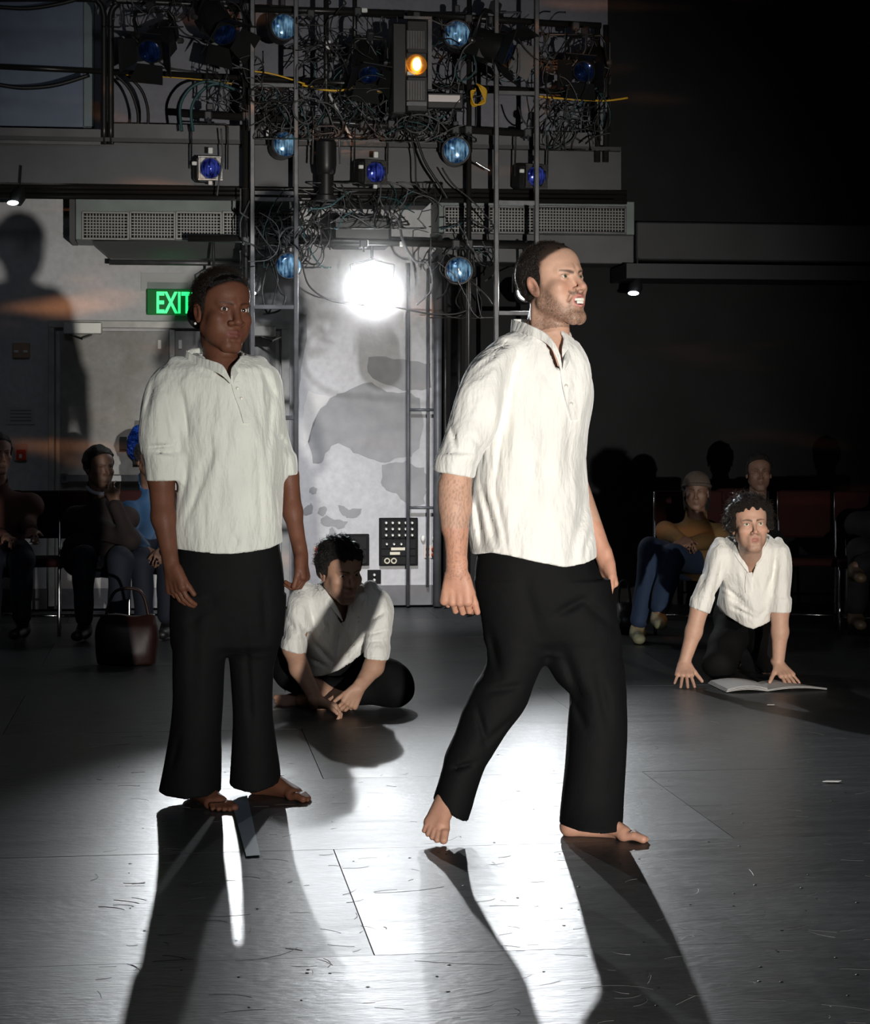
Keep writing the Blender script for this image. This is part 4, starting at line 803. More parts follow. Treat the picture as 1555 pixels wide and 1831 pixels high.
for i, pp in enumerate(([(205, 132, .6), (232, 160, .6), (246, 200, .6), (246, 232, .6)], [(225, 132, .6), (252, 160, .6), (264, 195, .6), (264, 232, .6)], [(325, 235), (322, 190), (340, 158), (368, 146), (400, 150)], [(345, 235), (342, 195), (358, 165), (385, 150), (420, 160)])):
    cable(pp, 0.011, M_cable if i < 2 else M_teal, ('dark cable dropping from the rail near the gap, %s of two' % ('left' if i == 0 else 'right')) if i < 2 else ('teal cable looping over left of the thick upright, %s of two' % ('outer' if i == 2 else 'inner')))
for i, pp in enumerate(([(-10, 150, .7), (40, 157, .7), (100, 152, .7), (160, 134, .7)], [(-10, 12, .7), (50, 15, .7), (110, 6, .7), (150, -6, .7)])): cable(pp, 0.014, M_cable, ('sagging black cable bundle under the far left rail', 'sagging black cable bundle at the top left corner')[i])
loops = [([(470, 400), (482, 450), (496, 500), (480, 560), (468, 520), (480, 470)], 'dangling black cable loop right of the woman\'s head'), ([(485, 470), (500, 520), (510, 530), (500, 555), (470, 562)], 'short black cable curving behind the left ladder'), ([(540, 470), (552, 510), (585, 535), (620, 542), (650, 541)], 'black cable sagging towards the bright lantern'),
   ([(690, 375), (712, 395), (720, 430), (740, 465), (760, 470)], 'thick grey cable dropping right of the bright lantern'), ([(742, 240), (760, 290), (785, 330), (800, 355)], 'thick black cable slanting under the flood lamp'), ([(732, 230), (742, 280), (745, 330), (765, 345)], 'black cable hanging below the flood lamp'),
   ([(790, 300), (810, 330), (845, 360), (880, 400), (875, 410), (840, 390)], 'black cable crossing in front of the right duct'), ([(845, 505), (870, 530), (880, 545)], 'black cable leaving the bottom right blue lamp'), ([(850, 290), (862, 297), (876, 305), (866, 300), (852, 292)], 'small silver chain hook right of the middle blue lamp'),
   ([(300, 22, .7), (330, 60, .7), (372, 75, .7), (384, 100, .7)], 'black cable sagging between the two left black spotlights'), ([(232, 60), (262, 90), (300, 120), (350, 128)], 'thin cable sagging under the upper left spotlight'), ([(926, 190), (935, 215), (950, 228), (965, 222)], 'thin cable hanging between the right ladder rails'),
   ([(600, 25), (610, 12), (618, 6), (610, -4)], 'thin pale ring of wire near the top'), ([(395, 230), (398, 280), (392, 320), (388, 350)], 'thin grey cable dropping beside the small left lamp'), ([(770, 90), (760, 120), (775, 150), (800, 160), (815, 150)], 'dark cable curled beside the tall flood lamp'),
   ([(640, 545), (700, 548), (760, 560), (810, 562), (835, 555)], 'black cable sagging right of the bright lantern'), ([(745, 545), (770, 520), (772, 490), (765, 470)], 'thin cable curving up beside the grey conduit')]
for pp, lb in loops: cable(pp, 0.009 if 'thick' in lb else 0.006, M_chrome if 'chain' in lb else (M_gcab if 'grey' in lb else M_cable), lb)
rr = random.Random(11)
def tangle(x0, y0, x1, y1, n, lb, offs=(0.55, 1.0), mats=(M_cable, M_gcab, M_teal), rad=(0.003, 0.007), ln=60):
    mb = MB(); ms = list(mats)
    for _ in range(n):
        mb.cur = rr.choices(range(len(ms)), [6, 3, 1][:len(ms)])[0]; x, y = rr.uniform(x0, x1), rr.uniform(y0, y1); o_ = rr.uniform(*offs); pts = []; a = rr.uniform(0, 6.28); kv = rr.uniform(-0.9, 0.9)
        for k_ in range(rr.randint(4, 8)): pts.append(W(min(max(x, x0-10), x1+10), min(max(y, y0-8), y1+8), o_)); x += math.cos(a)*ln*0.3; y += math.sin(a)*ln*0.35+3; a += kv+rr.uniform(-0.4, 0.4); o_ += rr.uniform(-0.03, 0.03)
        mb.tube(spline(pts, 3), rr.uniform(*rad), 4, caps=False)
    o = mb.build('cable_tangle', ms, None, True); tag(o, lb, 'cables', None, 'stuff')
tangle(455, 160, 700, 240, 150, 'dense tangle of black cables on the rig below the middle rail'); tangle(540, 35, 700, 150, 70, 'tangle of thin cables between the upper lamps'); tangle(700, 180, 840, 245, 70, 'knot of cables under the tall flood lamp')
tangle(985, 70, 1080, 260, 70, 'bundle of cables hanging at the right end of the gallery'); tangle(440, 345, 580, 470, 60, 'loose cables around the lower left ladder'); tangle(560, 335, 780, 400, 50, 'cables bunched under the gallery beam'); tangle(380, 100, 460, 200, 35, 'cables knotted on the thick upright')
tangle(780, 400, 880, 560, 22, 'loose cables around the lower right blue lamp'); tangle(740, 40, 860, 170, 35, 'cables around the upper right blue lamp'); tangle(880, 30, 1000, 140, 30, 'small cables and fittings behind the right ladder'); tangle(200, 0, 440, 40, 30, 'cables lying along the left top pipe')

# local ball of haze, added to give the brilliant lantern its glow
c = P(665, 521, 13.3); o = MB().sphere((0, 0, 0), 0.62, 20, 12).build('haze', mat('glow_haze', (1, 1, 1)), None, True); o.location = c; tag(o, 'soft white haze added as a glow round the brilliant lantern', 'haze', None, 'stuff')
m = MATS['glow_haze']; nt = m.node_tree; nt.nodes.clear(); L = nt.links; out = nt.nodes.new('ShaderNodeOutputMaterial'); v = nt.nodes.new('ShaderNodeVolumeScatter'); v.inputs['Anisotropy'].default_value = 0.55; tc = nt.nodes.new('ShaderNodeTexCoord'); mp = nt.nodes.new('ShaderNodeMapping'); mp.inputs['Scale'].default_value = (1.65,)*3
g = nt.nodes.new('ShaderNodeTexGradient'); g.gradient_type = 'QUADRATIC_SPHERE'; ml = nt.nodes.new('ShaderNodeMath'); ml.operation = 'MULTIPLY'; ml.inputs[1].default_value = 1.1
L.new(tc.outputs['Object'], mp.inputs[0]); L.new(mp.outputs[0], g.inputs[0]); L.new(g.outputs['Fac'], ml.inputs[0]); L.new(ml.outputs[0], v.inputs['Density']); L.new(v.outputs[0], out.inputs['Volume'])
# ---------------------------------------------------------------- people
def linen(name, col, tint=0.06):
    m = mat(name, col, 0.8, var=tint, vscale=6, bump=0.0, sheen=0.5); nt = m.node_tree; b = nt.nodes['Principled BSDF']; L = nt.links; tc = nt.nodes.new('ShaderNodeTexCoord'); prev = None
    for sc, vec, st, ds in ((11, (1, 1, 0.35), 0.7, 0.05), (260, (1, 1, 0.12), 0.30, 0.002), (260, (0.12, 0.5, 1), 0.30, 0.002)):
        mp = nt.nodes.new('ShaderNodeMapping'); mp.inputs['Scale'].default_value = vec; L.new(tc.outputs['Object'], mp.inputs[0])
        n = nt.nodes.new('ShaderNodeTexNoise'); n.inputs['Scale'].default_value = sc; n.inputs['Detail'].default_value = 4; L.new(mp.outputs[0], n.inputs[0])
        bp = nt.nodes.new('ShaderNodeBump'); bp.inputs['Strength'].default_value = st; bp.inputs['Distance'].default_value = ds; L.new(n.outputs[0], bp.inputs['Height'])
        if prev: L.new(prev, bp.inputs['Normal'])
        prev = bp.outputs[0]
    L.new(prev, b.inputs['Normal']); b.inputs['Transmission Weight'].default_value = 0.0
    return m
M_linen = linen('white_linen', (0.82, 0.81, 0.77)); M_linen2 = linen('greyish_white_linen', (0.66, 0.68, 0.63))
M_trous = mat('black_trouser_cloth', (0.0050, 0.0050, 0.0056), 0.8, 0, 0.15, bump=0.25, bscale=14, bdist=0.02)
M_skinA = mat('fair_skin', rough=0.55, attr='tone', sss=0.12, bump=0.12, bscale=240, var=0.05, vscale=60)
M_skinD = mat('dark_skin', rough=0.5, attr='tone', sss=0.05, bump=0.12, bscale=240, var=0.06, vscale=60, spec=0.22)
M_hairK = mat('black_hair', (0.012, 0.009, 0.008), 0.5, bump=0.9, bscale=170, bdist=0.02); M_hairB = mat('dark_brown_hair', (0.012, 0.008, 0.006), 0.5, bump=0.9, bscale=190, bdist=0.02)

def fuzz_mat():
    m = bpy.data.materials.new('backlit_hair_strand'); m.use_nodes = True; nt = m.node_tree; nt.nodes.clear(); o = nt.nodes.new('ShaderNodeOutputMaterial'); a = nt.nodes.new('ShaderNodeBsdfTranslucent'); a.inputs[0].default_value = (0.50, 0.43, 0.36, 1)
    b = nt.nodes.new('ShaderNodeBsdfDiffuse'); b.inputs[0].default_value = (0.02, 0.013, 0.01, 1); x = nt.nodes.new('ShaderNodeMixShader'); x.inputs[0].default_value = 0.5; nt.links.new(b.outputs[0], x.inputs[1]); nt.links.new(a.outputs[0], x.inputs[2]); nt.links.new(x.outputs[0], o.inputs[0]); return m
M_fuzz = fuzz_mat()
def ring(y, xl, xr, d, ry):
    """one level section from its left and right edge in the picture, its distance and its half depth"""
    a = P(xl, y, d); b = P(xr, y, d); return (a.z, (a.x+b.x)/2, d, (b.x-a.x)/2, ry)
def zline(X, pts, d):
    q = sorted((P(x, y, d).x, P(x, y, d).z) for x, y in pts); return np.interp(X, [a for a, _ in q], [b for _, b in q]).astype(f32)
def garment(ax, pieces, th=0.0135, k=0.03, openings=(), creases=(), folds=0.0, fdir=(1, 1, 0.3), seed=1):
    """pieces: (fill function, hem polyline in the picture, its distance, direction of the cut). Thin shell, open at hems and neck"""
    out = None; inn = None
    for fill, hem, d in pieces:
        S = Field(*ax); fill(S); F = S.F
        if folds:
            X, Y, Z = S.x[:, None, None]*fdir[0], S.y[None, :, None]*fdir[1], S.z[None, None, :]*fdir[2]
            wob = nz(X, Y, Z, 34, seed)+0.5*nz(X, Y, Z, 75, seed+1)
            F = F+(folds*wob*np.clip(1-np.abs(F)/0.05, 0, 1)).astype(f32)
        for a, b, A, w, dd in creases:
            pa, pb = P(*a, dd), P(*b, dd); X, Z = S.x[:, None, None], S.z[None, None, :]; dx, dz = pb.x-pa.x, pb.z-pa.z; L2 = dx*dx+dz*dz
            t = np.clip(((X-pa.x)*dx+(Z-pa.z)*dz)/L2, 0, 1); r2 = (X-pa.x-t*dx)**2+(Z-pa.z-t*dz)**2; g = 1.7*A*np.exp(-r2/(w*w))*np.sin(np.pi*np.clip(t, 0.06, 0.94))
            F = F+(g*(S.y[None, :, None] < dd)).astype(f32)
        inn = F if inn is None else np.minimum(inn, F); C = F
        if hem is not None: C = np.maximum(F, zline(S.x, hem, d)[:, None, None]-S.z[None, None, :])
        if out is None: out = C
        else: h = np.maximum(k-np.abs(out-C), 0)/k; out = np.minimum(out, C)-h*h*k*0.25
    S.F = np.maximum(out, -(inn+th)).astype(f32)
    for op in openings: op(S)
    return S.mesh()
def band(name, top, bot, th, m, parent): return MB().ribbon(spline(top, 5), spline(bot, 5), th).build(name, m, parent, 'auto', world=True)
def buttons(parent, pts, r=0.006, sn=None):
    for p in pts: MB().lathe([(r, 0), (r, 0.0025), (r*0.6, 0.003)], sn(p[0], p[1], 0.006, p[2]), (0.1, -1, 0.05), 10).build('button', mat('shell_button', (0.5, 0.48, 0.42), 0.3), parent, 'auto', world=True)
def tube_hair(parent, name, h, n, length, rad, m, keep, seed=3, curl=0.0, th=0.0):
    """short separate strands standing on the skull"""
    r = random.Random(seed); mb = MB(); got = 0
    while got < n:
        u, v = r.uniform(-1, 1), r.uniform(0, 6.283); q = math.sqrt(1-u*u); dirn = Vector((q*math.cos(v), q*math.sin(v), u))
        p = Vector((dirn.x*(0.075+th), dirn.y*(0.094+th)-0.018, dirn.z*(0.088+th)+0.032))
        if hairline(np.array([p.y]), np.array([p.z]), h.o.get('hl', 0))[0] > -0.004 or not keep(p): continue
        got += 1; L = length*r.uniform(0.6, 1.3); side = dirn.orthogonal().normalized(); side = Matrix.Rotation(r.uniform(0, 6.28), 3, dirn) @ side; w2 = dirn.cross(side); pts = []
        if curl:
            ph = r.uniform(0, 6.28); cr = curl*r.uniform(0.6, 1.2); ls = (dirn*0.7+side*r.uniform(-0.6, 0.9)+Vector((0, 0, -0.2))).normalized(); a_ = ls.orthogonal().normalized(); b_ = ls.cross(a_)
            for k_ in range(9): t = k_/8; an = ph+t*7.5; pts.append(h.w(p+ls*L*t+(a_*math.cos(an)+b_*math.sin(an))*cr*min(1, t*3)))
        else:
            for k_ in range(3): t = k_/2; pts.append(h.w(p+(dirn*(1-0.4*t)+side*0.35*t)*L*t))
        mb.tube(pts, [rad*(1-0.6*k_/(len(pts)-1)) for k_ in range(len(pts))], 3, caps=False)
    o = mb.build(name, m, parent, True, world=True); o['kind'] = 'stuff'; return o

# ---- the striding man
def striding_man():
    t = thing('person', 'barefoot bearded man striding to the right, white linen shirt, black trousers, snarling', 'person', P(950, 1490, 6.15)); t.location.z = 0
    skin = np.array((0.56, 0.335, 0.24)); hairc = (0.035, 0.022, 0.016)
    H = Head(P(989, 509, 6.2), face_dir(44, 10, -2), 1.12, mouth=0.75, snarl=1, lips=0.9, eye_open=0.0036, cheek=0.5, nose_w=1.05, hl=0.0)
    ax = (axis(-0.10, 0.66, 0.007, [(-0.0, 0.16), (0.235, 0.50), (0.50, 0.58)], 0.0032), axis(5.78, 6.66, 0.008, [(5.84, 6.34), (6.4, 6.52)], 0.0034), axis(-0.004, 1.87, 0.009, [(-0.01, 0.14), (0.62, 0.85), (1.46, 1.86)], 0.0032))
    # grid follows the real places of head, hands and feet
    gx = [(P(780, 0, 5.9).x, P(860, 0, 5.9).x), (P(745, 0, 6).x, P(812, 0, 6).x), (P(920, 0, 6.2).x, P(1070, 0, 6.2).x), (P(1060, 0, 6.45).x, P(1175, 0, 6.1).x)]
    ax = (axis(P(740, 0, 6).x-0.02, P(1180, 0, 6.1).x+0.03, 0.007, gx, 0.0032), axis(5.76, 6.64, 0.008, [(5.82, 6.36)], 0.0034), axis(-0.004, 1.90, 0.009, [(-0.01, 0.15), (0.60, 0.86), (1.46, 1.88)], 0.0032))
    S = Field(*ax)
    # torso, hips and legs under the clothes
    S.loft([ring(600, 945, 1010, 6.2, 0.055), ring(640, 890, 1035, 6.2, 0.09), ring(700, 872, 1040, 6.2, 0.105), ring(850, 870, 1030, 6.2, 0.10), ring(1000, 880, 1045, 6.2, 0.11), ring(1110, 890, 1085, 6.2, 0.10)], 0.03)
    S.cap(P(960, 650, 6.23), H.w((0, -0.030, -0.055)), 0.058, 0.055, 0.03); S.cap(P(985, 650, 6.17), H.w((0, -0.005, -0.070)), 0.044, 0.044, 0.03)
    S.cap(P(955, 640, 6.14), H.w((0.04, -0.035, -0.05)), 0.012, 0.016, 0.02); S.cap(P(1000, 655, 6.12), H.w((-0.02, -0.01, -0.08)), 0.012, 0.016, 0.02)
    for a, b, c, e in (((925, 1100, 6.18), (902, 1235, 6.165), (818, 1400, 6.14), None), ((1040, 1100, 6.24), (1060, 1260, 6.2), (1050, 1440, 6.17), None)): S.cap(P(*a), P(*b), 0.065, 0.05, 0.03); S.cap(P(*b), P(*c), 0.05, 0.036, 0.03)
    # arms
    S.cap(P(885, 655, 6.1), P(822, 815, 6.0), 0.055, 0.045, 0.03); S.cap(P(818, 812, 5.99), P(815, 905, 5.96), 0.047, 0.044, 0.02); S.cap(P(815, 900, 5.96), P(816, 1018, 5.91), 0.043, 0.029, 0.02, ((0, 1, 0), 0.95))
    S.cap(P(803, 870, 5.97), P(806, 940, 5.94), 0.030, 0.024, 0.03)
    hand(S, P(817, 1022, 5.905), (-0.03, -0.10, -1), (1, -0.35, 0), (0.30, 1, 0), 1.08, (46, 52, 56, 60), 3, tcurl=14, tang=24)
    S.cap(P(1015, 670, 6.35), P(1022, 850, 6.46), 0.045, 0.040, 0.02); S.cap(P(1022, 850, 6.46), P(1083, 1003, 6.40), 0.043, 0.027, 0.02)
    hand(S, P(1083, 1000, 6.40), (0.14, -0.05, -1), (0.5, -1, 0), (-1, -0.5, 0), 0.98, (50, 55, 60, 60), 3, tcurl=15, tang=22)
    # feet
    foot(S, P(1002, 1493, 6.17), P(1168, 1505.5, 6.063), P(1036, 1446, 6.16), (0, -1, 0), 0.98)
    foot(S, P(806, 1420, 6.175), P(770, 1511.5, 6.012), P(812, 1398, 6.13), (1, 0, 0), 0.98, up=(0, -0.6, 0.8))
    H.carve(S, 0.016); S.F = np.maximum(S.F, (-S.z)[None, None, :])
    def tones(V):
        C = np.tile(skin, (len(V), 1)); z = V[:, 2]; h_ = (z < 0.95) & (z > 0.6); C[h_] *= np.array([1.0, 0.86, 0.82]); C[z < 0.2] *= np.array([0.9, 0.80, 0.78])
        n = nz(V[:, 0], V[:, 1], V[:, 2], 60, 5); C *= (1+0.06*n)[:, None]
        # faint hair on the forearm
        r = np.random.RandomState(2).rand(len(V)); fm = (z > 0.80) & (z < 1.1) & (V[:, 0] < 0.16) & (r > 0.72); C[fm] *= 0.72
        return np.clip(H.tones(V, C, skin, hairc, beard=0.62, lip=(0.52, 0.19, 0.17), ruddy=0.5), 0, 1)
    link('body', S.mesh(tones), M_skinA, t, world=True)
    H.eyes(t, (0.15, 1, 0.02), (0.10, 0.11, 0.075), (0.62, 0.58, 0.54))
    mb = MB()                                            # clenched teeth
    for row, zz in ((1, -0.0605), (-1, -0.0685)):
        for i in range(-4, 5):
            if row < 0 and abs(i) > 3: continue
            w_ = 0.0040 if row > 0 else 0.0034; a = i*w_*0.98; mb.sphere(H.w((a*1.0, 0.0865-9.0*a*a, zz)), 0.0024*H.s*1.9, 8, 6, (0.62, 0.6, 0.95))
    mb.build('teeth', mat('tooth_enamel', (0.82, 0.80, 0.72), 0.2), t, True, world=True)
    mb = MB().sphere(H.w((0, 0.070, -0.066)), 0.019); mb.build('mouth_cavity', mat('mouth_dark', (0.10, 0.02, 0.02), 0.5), t, True, world=True)
    r = 0.16; a3 = [axis(H.c[i]-r, H.c[i]+r, 0.0035) for i in range(3)]; S = Field(*a3); hair_cap(H, S, 0.0030, 0.0008, 300, 3)
    hc = link('hair', S.mesh(), M_hairB, t, world=True); tube_hair(hc, 'hair_fuzz', H, 2200, 0.007, 0.0007, M_fuzz, lambda p: p.y < 0.035, th=0.004)
    # shirt
    gx = (axis(P(765, 0, 6).x, P(1075, 0, 6.3).x+0.03, 0.005), axis(5.82, 6.50, 0.0065), axis(P(0, 1025, 6.1).z, P(0, 565, 6.1).z, 0.005))
    def torso(S):
        S.loft([ring(586, 925, 1008, 6.22, 0.085), ring(605, 893, 1024, 6.2, 0.11), ring(625, 868, 1040, 6.2, 0.13), ring(660, 852, 1055, 6.2, 0.145), ring(700, 850, 1060, 6.2, 0.155), ring(750, 852, 1053, 6.2, 0.155), ring(800, 850, 1048, 6.2, 0.15), ring(850, 845, 1045, 6.2, 0.15),
            ring(900, 841, 1050, 6.2, 0.152), ring(940, 839, 1060, 6.2, 0.158), ring(985, 842, 1066, 6.2, 0.165), ring(1020, 845, 1066, 6.2, 0.17)], 0.0, capend=False, pw=2.15)
    def sl_near(S): S.loft([ring(612, 884, 930, 6.14, 0.06), ring(630, 858, 925, 6.10, 0.085), ring(655, 836, 915, 6.07, 0.095), ring(700, 814, 906, 6.04, 0.100), ring(750, 801, 896, 6.01, 0.095), ring(795, 790, 874, 5.99, 0.086), ring(808, 784, 864, 5.99, 0.082), ring(815, 780, 861, 5.985, 0.088), ring(835, 776, 851, 5.985, 0.086), ring(862, 777, 846, 5.985, 0.084)], 0.0, capend=False, dome=0.022)
    def sl_far(S): S.loft([ring(620, 1000, 1034, 6.28, 0.06), ring(650, 1000, 1054, 6.33, 0.09), ring(700, 1002, 1060, 6.37, 0.09), ring(780, 1005, 1051, 6.40, 0.08), ring(850, 1005, 1047, 6.42, 0.075)], 0.0, capend=False, dome=0.022)
    def neck(S): 
        S.cap(P(962, 520, 6.2), P(966, 598, 6.2), 0.082, 0.078, 0.004, sub=True); S.cap(P(975, 585, 6.14), P(1004, 668, 6.05), 0.048, 0.003, 0.004, sub=True); S.cap(P(992, 595, 6.10), P(1004, 660, 6.0), 0.036, 0.004, 0.004, sub=True)
    cr = [((860, 640), (905, 612), 0.0045, 0.010, 6.1), ((842, 668), (900, 622), 0.0045, 0.009, 6.1), ((828, 690), (890, 650), 0.004, 0.012, 6.1), ((915, 660), (900, 840), 0.010, 0.014, 6.15), ((905, 700), (880, 900), 0.006, 0.010, 6.15), ((860, 870), (890, 985), 0.010, 0.012, 6.2), ((880, 860), (905, 990), 0.007, 0.010, 6.2), ((848, 880), (862, 985), 0.010, 0.010, 6.2),
          ((805, 760), (815, 805), 0.008, 0.008, 6.1), ((835, 770), (860, 806), 0.005, 0.008, 6.1), ((1048, 880), (1015, 1000), 0.009, 0.016, 6.2), ((1060, 930), (1035, 1005), 0.005, 0.010, 6.2), ((1025, 760), (1000, 900), 0.004, 0.020, 6.2), ((940, 760), (950, 980), 0.004, 0.025, 6.2), ((960, 650), (990, 700), 0.004, 0.012, 6.1)]
    me = garment(gx, [(torso, [(835, 990), (848, 990), (875, 984), (905, 988), (950, 998), (1005, 1009), (1040, 1004), (1066, 996)], 6.2), (sl_near, [(770, 838), (778, 843), (800, 846), (843, 854), (860, 858)], 5.985), (sl_far, [(990, 850), (1060, 850)], 6.42)], openings=(neck,), creases=cr, folds=0.005, fdir=(1, 1, 0.35), seed=4)
    sn = snapper(me); sh = link('shirt', me, M_linen, t, world=True)
    F1 = [(1004, 664, 6.035), (996, 640, 6.04), (982, 618, 6.055), (958, 603, 6.09), (935, 597, 6.14), (914, 593, 6.22), (926, 590, 6.30), (972, 590, 6.33), (1012, 602, 6.26), (1023, 622, 6.17), (1018, 642, 6.09), (1007, 662, 6.04)]
    F0 = [(1000, 636, 6.035), (990, 613, 6.045), (976, 597, 6.06), (955, 585, 6.09), (936, 577, 6.14), (916, 572, 6.22), (928, 571, 6.285), (972, 575, 6.31), (1008, 588, 6.245), (1020, 600, 6.17), (1015, 622, 6.10), (1009, 645, 6.045)]
    band('collar', [P(*p) for p in F0], [sn(p[0], p[1], 0.003, p[2]) if p[2] < 6.15 else P(*p) for p in F1], 0.006, M_linen, sh)
    pk = [(1002, 662, 6.07), (1006, 690, 6.07), (1013, 720, 6.07), (1022, 752, 6.07)]; band('placket', [sn(x-1, y, 0.004, d) for x, y, d in pk], [sn(x+13, y-1, 0.004, d) for x, y, d in pk], 0.005, M_linen, sh)
    buttons(sh, [(1012, 690, 6.06), (1021, 722, 6.06)], 0.0055, sn)
    # trousers
    gx = (axis(P(765, 0, 6).x-0.01, P(1125, 0, 6.2).x+0.04, 0.006), axis(5.95, 6.42, 0.007), axis(0.0, P(0, 955, 6.2).z, 0.006))
    def hips(S): S.loft([ring(960, 862, 1040, 6.2, 0.13), ring(985, 856, 1052, 6.2, 0.135), ring(1010, 850, 1066, 6.2, 0.14), ring(1050, 850, 1085, 6.2, 0.145), ring(1100, 862, 1096, 6.2, 0.135), ring(1140, 872, 1104, 6.2, 0.11), ring(1160, 900, 1090, 6.2, 0.07)], 0.0, pw=2.2)
    def leg_r(S): S.loft([ring(1060, 860, 960, 6.2, 0.11), ring(1100, 864, 978, 6.19, 0.11), ring(1150, 869, 978, 6.18, 0.105), ring(1180, 870, 973, 6.17, 0.10), ring(1200, 864, 965, 6.17, 0.098), ring(1222, 850, 956, 6.165, 0.096), ring(1260, 832, 942, 6.16, 0.092), ring(1313, 813, 903, 6.15, 0.088), ring(1350, 795, 880, 6.145, 0.085), ring(1371, 790, 867, 6.14, 0.085), ring(1400, 782, 856, 6.135, 0.083), ring(1430, 774, 847, 6.13, 0.082), ring(1475, 773, 834, 6.13, 0.082)], 0.03, capend=False)
    def leg_l(S): S.loft([ring(1060, 975, 1088, 6.2, 0.11), ring(1100, 968, 1097, 6.2, 0.115), ring(1150, 972, 1108, 6.2, 0.115), ring(1185, 978, 1114, 6.2, 0.112), ring(1215, 994, 1117, 6.19, 0.108), ring(1245, 1019, 1119, 6.19, 0.105), ring(1290, 1015, 1120, 6.19, 0.105), ring(1345, 1010, 1119, 6.18, 0.105), ring(1410, 1004, 1116, 6.18, 0.105), ring(1485, 1000, 1111, 6.14, 0.115)], 0.03, capend=False)
    cr = [((1050, 1060), (985, 1095), 0.010, 0.014, 6.2), ((1095, 1120), (1030, 1060), 0.006, 0.014, 6.2), ((875, 1120), (890, 1200), 0.008, 0.012, 6.2), ((1000, 1150), (1040, 1260), 0.010, 0.016, 6.2), ((860, 1230), (940, 1215), 0.007, 0.012, 6.2), ((850, 1250), (870, 1330), 0.008, 0.010, 6.2), ((930, 1260), (850, 1330), 0.006, 0.012, 6.2), ((800, 1365), (850, 1350), 0.010, 0.008, 6.2), ((1060, 1180), (1085, 1300), 0.007, 0.016, 6.2), ((1020, 1240), (1045, 1300), 0.008, 0.012, 6.2), ((930, 1010), (960, 1150), 0.004, 0.02, 6.2)]
    me = garment(gx, [(hips, None, 0), (leg_r, [(765, 1424), (774, 1429), (834, 1467), (990, 1500)], 6.13), (leg_l, [(990, 1467), (1050, 1473), (1120, 1478)], 6.18)], th=0.016, k=0.04, creases=cr, folds=0.0025, fdir=(1, 1, 0.5), seed=8)
    link('trousers', me, M_trous, t, world=True)
striding_man()

